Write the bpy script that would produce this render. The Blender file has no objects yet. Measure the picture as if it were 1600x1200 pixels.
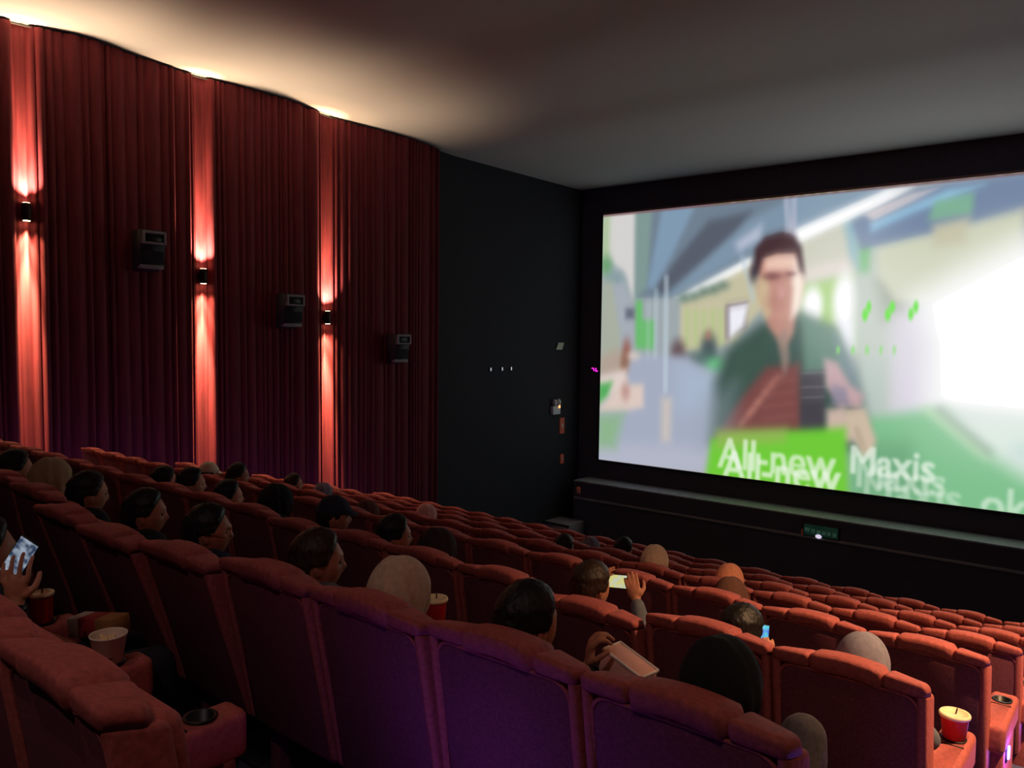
import bpy, bmesh, math, random
import numpy as np
from mathutils import Vector, Matrix

scene = bpy.context.scene
COL = scene.collection
rng = random.Random(7)

# ---------------------------------------------------------------- camera, world, exposure
U = 0.6                       # seat pitch in metres
ZC = 4.076                    # lens height above the front-row floor
cam_d = bpy.data.cameras.new('camera')
cam = bpy.data.objects.new('camera', cam_d)
COL.objects.link(cam)
yaw, pit, rol = math.radians(39.479), math.radians(3.535), math.radians(0.684)
fwd = Vector((-math.sin(yaw) * math.cos(pit), math.cos(yaw) * math.cos(pit), -math.sin(pit)))
rt = Vector((math.cos(yaw), math.sin(yaw), 0)); up = rt.cross(fwd)
r2 = rt * math.cos(rol) + up * math.sin(rol); u2 = -rt * math.sin(rol) + up * math.cos(rol)
M = Matrix((r2, u2, -fwd)).transposed().to_4x4()
M.translation = (0, 0, ZC)
cam.matrix_world = M
cam_d.sensor_width = 36.0
cam_d.lens = 1239.0 / 1600.0 * 36.0
cam_d.clip_start = 0.05
scene.camera = cam

world = bpy.data.worlds.new('world'); scene.world = world
world.use_nodes = True
world.node_tree.nodes['Background'].inputs[0].default_value = (0.02, 0.02, 0.025, 1)
world.node_tree.nodes['Background'].inputs[1].default_value = 0.1
scene.view_settings.view_transform = 'Standard'
scene.view_settings.look = 'None'
scene.view_settings.exposure = 0.0
scene.view_settings.gamma = 1.0
scene.view_settings.use_curve_mapping = False

SCREEN_STRENGTH = 1.0
SCONCE_NARROW = 16000.0
SCONCE_UP = 820.0
SCONCE_DOWN = 230.0
RIGHT_UP = 0.04
RIGHT_DOWN = (.06, .10, 6.6, 4.4, 2.8)
LED_POWER = 6.0
LED_LEFT = 5.0
LED_NEAR_FILL = 3.2  # violet fill light added on the near short row
FILL_LAMPS = ((-.3, -2.2, 190.0), (-2.3, -.9, 90.0), (-8.6, -2.2, 12.0))  # unseen fill lamps added for the dark seat backs and near row
SCONCE_MID = 800.0
WARM = (1.0, 0.60, 0.30)
WARM_UP = (1.0, 0.69, 0.43)

# ---------------------------------------------------------------- helpers
def srgb(r, g, b):
    f = lambda c: (c / 255.0) / 12.92 if c / 255.0 <= 0.04045 else (((c / 255.0) + 0.055) / 1.055) ** 2.4
    return (f(r), f(g), f(b), 1.0)

def mat(name, col, rough=0.8, var=0.15, scale=30.0, bump=0.0, sheen=0.0, metal=0.0, emit=None, emit_s=0.0, stretch=None):
    m = bpy.data.materials.new(name); m.use_nodes = True
    nt = m.node_tree; b = nt.nodes['Principled BSDF']
    b.inputs['Roughness'].default_value = rough
    b.inputs['Metallic'].default_value = metal
    if 'Specular IOR Level' in b.inputs: b.inputs['Specular IOR Level'].default_value = 0.3
    if sheen and 'Sheen Weight' in b.inputs:
        b.inputs['Sheen Weight'].default_value = sheen
        b.inputs['Sheen Roughness'].default_value = 0.5
        b.inputs['Sheen Tint'].default_value = col
    tc = nt.nodes.new('ShaderNodeTexCoord')
    mp = nt.nodes.new('ShaderNodeMapping')
    if stretch: mp.inputs['Scale'].default_value = stretch
    nz = nt.nodes.new('ShaderNodeTexNoise'); nz.inputs['Scale'].default_value = scale; nz.inputs['Detail'].default_value = 4
    nt.links.new(tc.outputs['Object'], mp.inputs[0]); nt.links.new(mp.outputs[0], nz.inputs['Vector'])
    rp = nt.nodes.new('ShaderNodeValToRGB')
    lo = tuple(c * (1 - var) for c in col[:3]) + (1,); hi = tuple(min(1, c * (1 + var)) for c in col[:3]) + (1,)
    rp.color_ramp.elements[0].color = lo; rp.color_ramp.elements[1].color = hi
    rp.color_ramp.elements[0].position = 0.3; rp.color_ramp.elements[1].position = 0.7
    nt.links.new(nz.outputs[0], rp.inputs[0]); nt.links.new(rp.outputs[0], b.inputs['Base Color'])
    if bump:
        bp = nt.nodes.new('ShaderNodeBump'); bp.inputs['Strength'].default_value = bump; bp.inputs['Distance'].default_value = 0.01
        nt.links.new(nz.outputs[0], bp.inputs['Height']); nt.links.new(bp.outputs[0], b.inputs['Normal'])
    if emit:
        b.inputs['Emission Color'].default_value = emit; b.inputs['Emission Strength'].default_value = emit_s
    return m

def obj(name, data, parent=None, loc=None, label=None, cat=None, group=None, kind=None):
    o = bpy.data.objects.new(name, data); COL.objects.link(o)
    if parent is not None: o.parent = parent
    if loc is not None: o.location = loc
    if label: o['label'] = label
    if cat: o['category'] = cat
    if group: o['group'] = group
    if kind: o['kind'] = kind
    return o

def thing(name, label, cat, loc=(0, 0, 0), rz=0.0, group=None):
    o = obj(name, None, None, loc, label, cat, group)
    o.rotation_euler = (0, 0, rz); o.empty_display_size = 0.1
    return o

def bm_mesh(name, bm, material, smooth=True):
    me = bpy.data.meshes.new(name); bmesh.ops.recalc_face_normals(bm, faces=bm.faces)
    bm.to_mesh(me); bm.free()
    if smooth:
        me.polygons.foreach_set('use_smooth', [True] * len(me.polygons))
        me.update()
    me.materials.append(material)
    return me

def rbox(bm, x0, x1, y0, y1, z0, z1, r=0.01, seg=3):
    t = bmesh.new()
    bmesh.ops.create_cube(t, size=1.0)
    for v in t.verts:
        v.co = Vector((x0 + (v.co.x + .5) * (x1 - x0), y0 + (v.co.y + .5) * (y1 - y0), z0 + (v.co.z + .5) * (z1 - z0)))
    if r > 0:
        bmesh.ops.bevel(t, geom=list(t.edges), offset=r, segments=seg, affect='EDGES', profile=0.5)
    merge(bm, t)

def merge(bm, t):
    me = bpy.data.meshes.new('tmp'); t.to_mesh(me); t.free(); bm.from_mesh(me); bpy.data.meshes.remove(me)

def cyl(bm, p0, p1, r0, r1=None, n=20, caps=True):
    p0 = Vector(p0); p1 = Vector(p1); r1 = r0 if r1 is None else r1
    d = p1 - p0
    q = d.to_track_quat('Z', 'Y').to_matrix().to_4x4()
    q.translation = (p0 + p1) / 2
    bmesh.ops.create_cone(bm, cap_ends=caps, segments=n, radius1=r0, radius2=r1, depth=d.length, matrix=q)

def ball(bm, c, r, sub=2, sc=(1, 1, 1), rot=None):
    m = Matrix.Translation(Vector(c))
    if rot is not None: m = m @ rot.to_4x4()
    m = m @ Matrix.Diagonal((r * sc[0], r * sc[1], r * sc[2], 1))
    bmesh.ops.create_icosphere(bm, subdivisions=sub, radius=1.0, matrix=m)

def chain(bm, pts, n=12):
    for p, r in pts: ball(bm, p, r, 2)
    for (p, r), (q, s) in zip(pts, pts[1:]): cyl(bm, p, q, r, s, n)

def lathe(bm, prof, n=28, c=(0, 0, 0)):
    rings = []
    for r, z in prof:
        rings.append([bm.verts.new((c[0] + r * math.cos(2 * math.pi * i / n), c[1] + r * math.sin(2 * math.pi * i / n), c[2] + z)) for i in range(n)])
    for a, b in zip(rings, rings[1:]):
        for i in range(n): bm.faces.new((a[i], a[(i + 1) % n], b[(i + 1) % n], b[i]))
    bm.faces.new(rings[0][::-1]); bm.faces.new(rings[-1])

def prism(bm, outline, y0, y1, lean=None, bev=0.0):
    """outline in x,z extruded along y"""
    t = bmesh.new()
    a = [t.verts.new((x, y0, z)) for x, z in outline]; b = [t.verts.new((x, y1, z)) for x, z in outline]
    t.faces.new(a); t.faces.new(b[::-1])
    for i in range(len(outline)):
        j = (i + 1) % len(outline); t.faces.new((a[j], a[i], b[i], b[j]))
    if bev: bmesh.ops.bevel(t, geom=list(t.edges), offset=bev, segments=2, affect='EDGES', profile=0.5)
    merge(bm, t)

def tube(bm, pts, r, n=8, closed=False):
    pts = [Vector(p) for p in pts]
    rings = []
    for i, p in enumerate(pts):
        d = (pts[min(i + 1, len(pts) - 1)] - pts[max(i - 1, 0)]).normalized()
        q = d.to_track_quat('Z', 'Y')
        rings.append([bm.verts.new(p + q @ Vector((r * math.cos(2 * math.pi * k / n), r * math.sin(2 * math.pi * k / n), 0))) for k in range(n)])
    for a, b in zip(rings, rings[1:]):
        for k in range(n): bm.faces.new((a[k], a[(k + 1) % n], b[(k + 1) % n], b[k]))
    bm.faces.new(rings[0][::-1]); bm.faces.new(rings[-1])

def evaluated(o):
    dg = bpy.context.evaluated_depsgraph_get(); dg.update()
    return bpy.data.meshes.new_from_object(o.evaluated_get(dg))

def remeshed(name, bm, voxel, material, smooth_it=2):
    me = bpy.data.meshes.new(name); bm.to_mesh(me); bm.free()
    o = bpy.data.objects.new('tmp_remesh', me); COL.objects.link(o)
    r = o.modifiers.new('r', 'REMESH'); r.mode = 'VOXEL'; r.voxel_size = voxel; r.use_smooth_shade = True
    if smooth_it:
        s = o.modifiers.new('s', 'SMOOTH'); s.factor = 0.5; s.iterations = smooth_it
    out = evaluated(o); out.name = name
    bpy.data.objects.remove(o); bpy.data.meshes.remove(me)
    out.materials.clear(); out.materials.append(material)
    out.polygons.foreach_set('use_smooth', [True] * len(out.polygons))
    return out

def copy_tree(o, parent=None):
    c = o.copy(); COL.objects.link(c); c.parent = parent
    for ch in list(o.children): copy_tree(ch, c)
    return c

# ---------------------------------------------------------------- materials
M_red = mat('red velour', (0.39, 0.092, 0.082, 1), .75, .2, 60, .15, .25)
M_panel = mat('seat back cloth', (0.18, 0.048, 0.066, 1), .85, .2, 90, .1, .1)
M_base = mat('black steel', srgb(30, 28, 32), .5, .1, 20)
M_hole = mat('black plastic', srgb(16, 16, 18), .4, .1, 20)
M_curtain = mat('crimson velvet', (0.125, 0.0125, 0.020, 1), .8, .25, 6, .0, .2, stretch=(3, 3, .3))
M_black = mat('black wall cloth', (0.028, 0.028, 0.036, 1), .95, .2, 40, .05)
M_ledge = mat('dark painted ledge', (0.30, 0.30, 0.31, 1), .55, .15, 8)
M_ceil = mat('dull grey ceiling paint', (0.42, 0.41, 0.405, 1), .95, .02, 30)
M_floor = mat('dark blue carpet', (0.055, 0.062, 0.085, 1), .98, .3, 80, .2)
M_grey = mat('grey concrete', srgb(150, 146, 146), .9, .1, 12)
M_sconce = mat('dark bronze', srgb(40, 28, 24), .45, .1, 20, metal=.6)
M_lens = mat('lamp glass', (1, .8, .5, 1), .3, .0, 5, emit=(1, .62, .32, 1), emit_s=25)
M_spk = mat('charcoal cabinet', srgb(44, 40, 46), .6, .1, 30)
M_spkf = mat('pale grey plastic', srgb(128, 122, 126), .6, .1, 30)
M_grille = mat('black grille', srgb(24, 22, 26), .8, .2, 200, .3)

# ---------------------------------------------------------------- room shell
ROWS = ['0', 'A', 'B', 'C', 'D', 'E', 'F', 'G']
D = dict(zip(ROWS, [1.1 * U, 2.94 * U, 5.29 * U, 7.61 * U, 9.83 * U, 11.98 * U, 14.11 * U, 16.25 * U]))
H = dict(zip(ROWS, [1.24, 1.52, 2.11, 2.66, 3.26, 3.84, 4.41, 4.96]))
TOP = 1.10
FZ = {k: ZC - H[k] * U - TOP for k in ROWS}
XL, XR, YB, YF = -21.4 * U, 1.6 * U, -4.2, 31.0 * U
FRONT_Z = ZC - 9.3 * U

# stepped floor: a tier for each row, then a ramp down to the screen
prof = [(YB, FZ['0'] + .66), (D['0'] - 1.33, FZ['0'] + .66), (D['0'] - 1.33, FZ['0'] + .33), (D['0'] - .06, FZ['0'] + .33)]
for i, k in enumerate(ROWS):
    prof.append((D[k] - .06, FZ[k]))
    if i < len(ROWS) - 1: prof.append((D[ROWS[i + 1]] - .06, FZ[k]))
prof += [(D['G'] + 1.3, FZ['G']), (24 * U, FRONT_Z), (YF, FRONT_Z)]
def floor_z(y):
    z = prof[0][1]
    for (a, za), (b, zb) in zip(prof, prof[1:]):
        if a <= y <= b and b > a: return za + (zb - za) * (y - a) / (b - a)
    return z
bm = bmesh.new()
ra = [bm.verts.new((XL, y, z)) for y, z in prof]; rb = [bm.verts.new((XR, y, z)) for y, z in prof]
for i in range(len(prof) - 1): bm.faces.new((ra[i], rb[i], rb[i + 1], ra[i + 1]))
obj('floor', bm_mesh('floor', bm, M_floor, False), kind='structure')

# gently waved ceiling, dropping a little over the screen bay
cz = [(-8, 7.45), (3, 7.3), (5.5, 7.22), (7.0, 7.22), (7.6, 7.24), (8.85, 7.35), (9.4, 7.31), (9.97, 7.23), (11.0, 7.17), (11.93, 7.15), (13.2, 7.18), (14.43, 7.21),
      (15.12, 7.14), (15.84, 7.06), (16.34, 7.01), (17.5, 7.0), (18.8, 7.02), (20.5, 7.0), (21.3, 6.9), (22, 6.82), (31.2, 6.77)]
ys = np.linspace(YB, YF, 160)
zs = np.interp(ys / U, [a for a, b in cz], [b for a, b in cz])
zs = np.convolve(np.pad(zs, 2, 'edge'), np.ones(5) / 5, 'valid') * U + ZC
def ceil_z(y): return float(np.interp(y, ys, zs))
bm = bmesh.new()
ra = [bm.verts.new((XL, y, z)) for y, z in zip(ys, zs)]; rb = [bm.verts.new((XR, y, z)) for y, z in zip(ys, zs)]
for i in range(len(ys) - 1): bm.faces.new((ra[i], ra[i + 1], rb[i + 1], rb[i]))
obj('ceiling', bm_mesh('ceiling', bm, M_ceil), kind='structure')

def slab(name, x0, x1, y0, y1, z0, z1, m, r=0.0, **kw):
    bm = bmesh.new(); rbox(bm, x0, x1, y0, y1, z0, z1, r); return obj(name, bm_mesh(name, bm, m, r > 0), **kw)
ZT = 8.9
slab('wall_left', XL - .2, XL, YB, YF + .2, FRONT_Z - .2, ZT, M_black, kind='structure')
slab('wall_right', XR, XR + .2, YB, YF + .2, FRONT_Z - .2, ZT, M_black, kind='structure')
slab('wall_back', XL - .2, XR + .2, YB - .2, YB, FRONT_Z - .2, ZT + .3, M_black, kind='structure')
M_apron = mat('charcoal apron cloth', (0.075, 0.078, 0.105, 1), .95, .2, 40, .05)
slab('wall_front', XL - .2, XR + .2, YF + .02, YF + .22, FRONT_Z - .2, ZT, M_apron, kind='structure')

# screen ledge
YL = 29.75 * U
ZL = ZC - 6.62 * U
slab('trim_1', -20.75 * U, XR, YL, YF + .02, FRONT_Z, ZL - .04, M_apron, kind='structure')
slab('trim_2', -20.75 * U, XR, YL - .015, YF + .02, ZL - .04, ZL, M_ledge, .008, kind='structure')
slab('trim_3', -20.7 * U, XR, YL - .05, YL, ZC - 7.46 * U, ZC - 7.36 * U, M_ledge, .012, kind='structure')

# ---------------------------------------------------------------- the screen and its picture
SX, SZ = -20.2 * U, ZC - 5.75 * U
SW, SH = 20.6 * U, 11.28 * U
PICTURE = [
    ('p',[(-0.09,7.41),(9.77,7.13),(10.1,-0.34),(-0.34,-0.44)],(160,170,175),0.1,1),
    ('p',[(1.14,6.86),(5.46,6.83),(5.4,6.4),(4.35,5.42),(2.06,4.45),(1.04,4.47),(0.94,6.79)],(112,128,144),0.08,1),
    ('p',[(0.94,6.79),(1.52,6.78),(1.42,4.74),(1.04,4.47)],(128,152,148),0.1,1),
    ('p',[(1.81,6.8),(2.77,6.79),(2.12,5.54),(1.62,4.7),(1.42,4.77)],(128,154,178),0.1,1),
    ('p',[(3.13,6.36),(4.24,6.5),(3.85,5.95),(1.96,4.59),(1.62,4.65),(2.34,5.53)],(88,94,108),0.12,1),
    ('p',[(4.13,6.28),(5.31,6.77),(5.23,6.04),(4.43,5.65),(2.24,4.52),(2.11,4.59)],(126,148,168),0.12,1),
    ('p',[(3.86,5.76),(4.49,6.15),(4.47,5.84),(3.94,5.57)],(190,195,215),0.15,1),
    ('p',[(2.24,4.45),(4.23,5.4),(4.33,5.18),(2.37,4.32)],(255,255,255),0.06,1),
    ('p',[(-0.01,6.81),(1.0,6.82),(1.02,4.44),(0.7,5.19),(0.27,5.5),(-0.03,5.57)],(212,210,208),0.08,1),
    ('p',[(-0.01,6.77),(0.2,6.77),(0.19,5.21),(-0.02,5.22)],(168,192,150),0.15,1),
    ('e',[(0.13,5.39)],(110,160,118),0.15,1,0.18,0.25),
    ('e',[(0.42,4.94)],(130,155,160),0.2,1,0.28,0.24),
    ('p',[(-0.03,4.95),(0.38,4.94),(0.71,3.89),(0.64,2.85),(-0.02,2.47)],(168,175,160),0.15,1),
    ('p',[(0.34,4.86),(0.69,4.93),(1.11,3.89),(1.24,2.86),(0.74,2.85)],(165,172,182),0.12,1),
    ('p',[(1.0,4.44),(2.42,4.45),(2.46,3.06),(1.03,3.03)],(158,168,172),0.08,1),
    ('p',[(1.08,4.41),(1.28,4.4),(1.31,3.12),(1.11,3.12)],(104,188,108),0.06,1),
    ('p',[(1.29,3.89),(1.64,3.89),(1.66,3.11),(1.31,3.11)],(104,188,108),0.08,1),
    ('p',[(0.77,4.2),(1.05,4.2),(1.05,3.93),(0.77,3.93)],(98,104,118),0.08,1),
    ('p',[(2.41,4.35),(4.28,5.2),(4.58,4.19),(3.93,3.33),(2.41,3.03)],(198,192,162),0.08,1),
    ('p',[(2.56,4.13),(2.65,4.17),(2.67,3.23),(2.58,3.2)],(176,198,132),0.08,1),
    ('p',[(2.79,4.13),(2.88,4.16),(2.91,3.24),(2.82,3.2)],(176,198,132),0.08,1),
    ('p',[(3.02,4.13),(3.11,4.16),(3.13,3.24),(3.05,3.21)],(176,198,132),0.08,1),
    ('p',[(3.26,4.13),(3.35,4.16),(3.38,3.25),(3.29,3.21)],(176,198,132),0.08,1),
    ('p',[(3.47,4.12),(3.55,4.15),(3.58,3.25),(3.5,3.22)],(176,198,132),0.08,1),
    ('e',[(2.51,4.45)],(96,122,110),0.12,1,0.15,0.1),
    ('e',[(2.78,4.5)],(96,122,110),0.12,1,0.14,0.09),
    ('e',[(3.04,4.6)],(96,122,110),0.12,1,0.14,0.1),
    ('e',[(3.3,4.65)],(96,122,110),0.12,1,0.14,0.1),
    ('e',[(3.55,4.74)],(96,122,110),0.12,1,0.14,0.09),
    ('p',[(3.65,4.26),(4.23,4.35),(4.17,3.7),(3.68,3.38)],(112,98,112),0.04,1),
    ('p',[(3.72,4.2),(4.23,4.29),(4.13,3.73),(3.75,3.41)],(238,238,246),0.05,1),
    ('e',[(2.37,3.06)],(104,84,88),0.15,1,0.2,0.3),
    ('e',[(2.59,2.87)],(110,104,108),0.15,1,0.36,0.16),
    ('e',[(3.22,3.16)],(78,90,96),0.15,1,0.21,0.36),
    ('e',[(3.2,3.5)],(168,122,108),0.08,1,0.08,0.11),
    ('e',[(3.09,2.92)],(84,110,104),0.18,1,0.35,0.17),
    ('e',[(3.44,2.77)],(96,196,120),0.15,1,0.24,0.15),
    ('p',[(-0.05,2.11),(0.94,2.99),(2.65,2.94),(3.72,2.14),(3.38,0.09),(-0.24,-0.1)],(164,172,192),0.15,1),
    ('p',[(2.38,2.73),(3.45,2.61),(3.48,1.64),(2.41,1.57)],(168,186,208),0.4,0.7),
    ('p',[(-0.04,0.5),(3.37,0.66),(3.35,-0.08),(-0.24,-0.25)],(182,184,200),0.3,0.8),
    ('p',[(1.92,1.84),(2.22,1.86),(2.21,0.71),(1.95,0.69)],(210,196,184),0.15,0.8),
    ('p',[(-0.05,2.83),(0.53,3.11),(0.94,2.86),(0.75,2.33),(-0.01,2.19)],(178,160,148),0.2,1),
    ('e',[(0.83,3.06)],(150,96,84),0.12,1,0.12,0.28),
    ('e',[(1.04,2.93)],(216,200,190),0.1,1,0.18,0.1),
    ('e',[(0.76,2.68)],(140,100,80),0.12,1,0.1,0.24),
    ('p',[(-0.06,2.33),(0.81,2.57),(0.9,2.16),(0.25,1.74),(-0.04,1.4)],(222,206,200),0.12,1),
    ('p',[(-0.05,2.11),(0.41,2.21),(0.25,1.81),(-0.04,1.54)],(84,172,92),0.1,1),
    ('p',[(-0.08,1.32),(0.61,2.11),(1.37,2.18),(1.39,1.56),(0.87,1.43)],(220,200,190),0.1,1),
    ('e',[(0.82,1.95)],(188,146,140),0.12,1,0.12,0.21),
    ('p',[(-0.08,1.25),(0.77,1.35),(0.53,0.37),(-0.1,0.31)],(142,180,142),0.25,1),
    ('l',[(1.98,5.02),(2.03,2.01)],(196,212,222),0.04,1,0.072),
    ('l',[(1.69,4.7),(1.7,2.88)],(188,206,214),0.04,1,0.054),
    ('l',[(1.47,4.43),(1.49,2.87)],(186,200,206),0.04,1,0.036),
    ('l',[(4.03,5.44),(4.36,4.35)],(180,200,215),0.04,1,0.054),
    ('p',[(5.42,5.69),(6.62,6.12),(6.8,4.87),(5.53,4.68)],(202,202,184),0.08,1),
    ('p',[(5.53,5.06),(6.51,5.28),(6.59,4.93),(5.57,4.77)],(222,212,202),0.1,1),
    ('p',[(5.46,4.68),(6.7,4.9),(6.87,3.02),(6.24,3.0),(5.57,3.58)],(160,204,112),0.12,1),
    ('e',[(5.77,4.2)],(255,255,255),0.1,1,0.23,0.44),
    ('e',[(6.51,4.31)],(255,255,255),0.12,1,0.29,0.63),
    ('p',[(6.28,3.88),(6.77,3.88),(6.79,2.45),(6.56,2.72)],(246,248,255),0.15,1),
    ('p',[(6.65,5.58),(7.99,5.77),(8.44,3.87),(8.46,1.71),(6.86,1.3)],(186,196,186),0.2,1),
    ('p',[(6.71,5.58),(7.0,5.67),(6.97,4.93),(6.76,4.94)],(116,184,120),0.12,1),
    ('p',[(6.39,6.1),(6.69,6.14),(6.75,5.01),(6.55,5.3)],(140,178,190),0.12,1),
    ('p',[(7.14,4.72),(7.67,4.97),(7.82,3.87),(7.3,3.87)],(150,160,142),0.25,1),
    ('p',[(7.49,4.01),(8.42,4.14),(8.52,1.72),(7.52,1.64)],(214,208,222),0.3,1),
    ('p',[(6.88,3.02),(7.4,3.04),(7.38,1.77),(6.98,1.74)],(182,196,190),0.2,1),
    ('p',[(9.82,6.01),(9.9,4.12),(7.55,4.29),(7.16,4.85),(7.14,5.44)],(204,208,182),0.12,1),
    ('p',[(7.93,4.35),(9.84,5.48),(10.68,5.33),(10.84,1.66),(9.57,1.8),(8.27,1.97),(8.28,3.33)],(255,255,255),0.5,1),
    ('p',[(8.44,3.74),(10.69,5.08),(10.83,2.03),(8.63,2.13)],(255,255,255),0.3,1),
    ('p',[(5.33,6.18),(7.26,6.65),(6.75,6.28),(5.35,5.69)],(255,255,255),0.05,1),
    ('p',[(5.24,6.78),(7.45,6.76),(5.31,5.99)],(134,156,176),0.06,1),
    ('p',[(5.3,5.94),(7.26,6.7),(7.86,6.72),(7.14,6.35),(5.42,5.66)],(255,255,255),0.05,1),
    ('p',[(6.55,6.08),(7.86,6.66),(10.61,6.8),(10.64,6.23),(9.82,6.11),(8.48,5.76),(6.78,5.43)],(118,136,164),0.06,1),
    ('p',[(6.82,6.19),(7.78,6.55),(8.32,6.63),(7.02,6.05)],(214,204,206),0.04,1),
    ('p',[(6.96,5.98),(8.45,6.55),(9.14,6.6),(7.73,6.12),(6.99,5.81)],(150,198,226),0.08,1),
    ('p',[(8.11,5.96),(8.24,6.35),(8.94,6.45),(8.93,6.05)],(128,178,150),0.07,1),
    ('p',[(8.23,5.85),(8.88,5.96),(8.84,5.44),(8.23,5.38)],(196,192,166),0.12,1),
    ('p',[(6.92,1.66),(8.14,1.96),(8.63,2.0),(9.59,1.28),(10.91,0.3),(10.93,-0.33),(6.65,-0.33),(6.74,1.0)],(128,192,142),0.2,1),
    ('p',[(6.73,1.14),(7.92,1.25),(8.47,0.07),(6.78,-0.17)],(116,172,130),0.3,1),
    ('p',[(8.45,1.98),(10.83,1.96),(10.9,0.42),(10.05,0.75),(9.25,1.25)],(216,232,220),0.3,1),
    ('l',[(8.27,1.97),(9.37,1.1)],(176,216,172),0.1,1,0.162),
    ('l',[(8.49,1.99),(9.42,1.2)],(136,156,140),0.15,0.8,0.126),
    ('l',[(10.03,1.26),(10.88,0.85)],(190,214,214),0.25,0.7,0.36),
    ('p',[(3.36,0.82),(3.42,2.28),(3.69,3.12),(4.49,3.76),(4.95,4.03),(5.45,4.03),(6.25,3.7),(6.66,3.02),(6.95,1.88),(7.09,1.03)],(60,82,76),0.28,1),
    ('p',[(3.93,3.26),(4.88,3.81),(4.91,2.97),(4.21,2.16),(3.63,2.29)],(66,90,80),0.2,0.8),
    ('p',[(5.51,4.03),(6.33,3.65),(6.62,2.73),(6.52,2.29),(5.66,2.39)],(88,122,108),0.12,1),
    ('p',[(6.29,3.59),(6.74,2.8),(6.9,2.16),(6.52,2.43)],(120,140,150),0.15,0.8),
    ('p',[(4.73,2.75),(5.52,2.86),(5.66,1.31),(3.46,0.93),(4.14,2.0)],(122,74,72),0.14,1),
    ('l',[(4.13,1.34),(4.44,1.71)],(196,136,120),0.08,0.7,0.09),
    ('l',[(4.31,1.6),(4.59,1.92)],(196,136,120),0.08,0.7,0.09),
    ('l',[(4.5,1.87),(4.75,2.13)],(196,136,120),0.08,0.7,0.09),
    ('l',[(4.68,2.13),(4.9,2.34)],(196,136,120),0.08,0.7,0.09),
    ('l',[(4.86,2.38),(5.04,2.54)],(196,136,120),0.08,0.7,0.09),
    ('l',[(4.69,2.34),(5.38,2.47)],(150,92,88),0.08,0.6,0.072),
    ('l',[(4.7,2.07),(5.39,2.2)],(150,92,88),0.08,0.6,0.072),
    ('l',[(4.71,1.79),(5.4,1.93)],(150,92,88),0.08,0.6,0.072),
    ('l',[(4.72,1.51),(5.41,1.65)],(150,92,88),0.08,0.6,0.072),
    ('p',[(5.56,2.66),(6.11,2.74),(6.13,1.41),(5.57,1.33)],(72,68,76),0.06,1),
    ('l',[(5.59,2.64),(6.08,2.68)],(150,150,156),0.03,0.8,0.036),
    ('l',[(5.6,2.31),(6.1,2.35)],(150,150,156),0.03,0.8,0.036),
    ('l',[(5.61,2.07),(6.1,2.12)],(150,150,156),0.03,0.8,0.036),
    ('p',[(6.07,3.0),(6.36,2.92),(6.66,2.44),(6.97,2.2),(6.9,1.93),(6.45,1.93),(6.15,2.36)],(194,160,164),0.08,1),
    ('p',[(6.27,2.42),(6.58,2.35),(6.68,1.95),(6.28,1.95)],(132,128,150),0.07,0.8),
    ('p',[(6.17,1.83),(6.54,1.91),(6.8,1.47),(6.87,1.15),(6.2,1.09)],(204,180,168),0.1,1),
    ('p',[(6.54,1.85),(7.01,1.91),(7.27,1.22),(7.18,0.87),(6.96,0.85),(6.73,1.34)],(206,186,164),0.06,1),
    ('l',[(6.83,1.47),(7.01,1.02)],(150,132,114),0.05,0.7,0.054),
    ('p',[(3.12,1.94),(3.96,2.31),(4.01,0.72),(3.07,0.63)],(150,160,170),0.4,0.45),
    ('p',[(4.58,4.19),(5.42,4.18),(5.35,3.58),(5.15,3.2),(4.73,3.73)],(186,134,120),0.08,1),
    ('e',[(4.99,4.79)],(196,142,128),0.06,1,0.56,0.91),
    ('p',[(4.46,4.96),(4.69,4.95),(4.81,4.03),(4.66,3.88),(4.45,4.34)],(206,190,150),0.08,0.8),
    ('p',[(5.1,5.44),(5.44,5.31),(5.56,4.69),(5.48,4.12),(5.28,3.88),(5.31,4.63)],(252,232,216),0.08,1),
    ('p',[(4.61,5.41),(5.28,5.46),(5.36,5.07),(4.62,5.04)],(236,196,178),0.08,1),
    ('e',[(4.8,4.92)],(118,72,74),0.06,1,0.24,0.08),
    ('e',[(5.24,4.96)],(112,62,62),0.05,1,0.12,0.06),
    ('e',[(4.89,4.31)],(178,122,112),0.18,0.6,0.23,0.21),
    ('e',[(5.03,4.52)],(210,150,150),0.06,1,0.07,0.1),
    ('p',[(4.34,4.99),(4.35,5.61),(4.59,5.87),(4.99,5.96),(5.27,5.88),(5.47,5.58),(5.57,4.92),(5.45,5.01),(5.34,5.43),(4.89,5.45),(4.55,5.35),(4.46,4.96)],(72,50,54),0.05,1),
    ('e',[(4.33,5.04)],(70,62,72),0.08,1,0.09,0.22),
    ('l',[(5.07,6.8),(5.15,5.95)],(196,196,216),0.04,1,0.072),
    ('l',[(5.25,6.81),(5.27,5.88)],(196,196,216),0.04,1,0.072),
    ('p',[(4.95,3.46),(5.19,3.7),(5.28,2.98),(5.17,2.52)],(150,128,118),0.06,0.8),
    ('e',[(6.48,4.31)],(255,255,255),0.9,0.3,1.25,1.58),
    ('e',[(9.5,3.35)],(255,255,255),1.2,0.4,1.9,1.94),
    ('p',[(3.36,0.89),(4.0,1.1),(6.61,1.45),(6.73,-0.32),(3.19,-0.35)],(112,202,58),0.12,1),
    ('p',[(3.49,1.12),(5.27,1.34),(5.25,1.0),(3.5,0.67)],(150,180,90),0.15,0.8),
    ('E',[(7.0,4.16)],(128,232,100),0.04,1,0.05,0.12),
    ('E',[(6.93,3.99)],(128,232,100),0.04,1,0.06,0.13),
    ('E',[(7.48,4.15)],(128,232,100),0.04,1,0.06,0.12),
    ('E',[(7.4,3.99)],(128,232,100),0.04,1,0.06,0.13),
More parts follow.
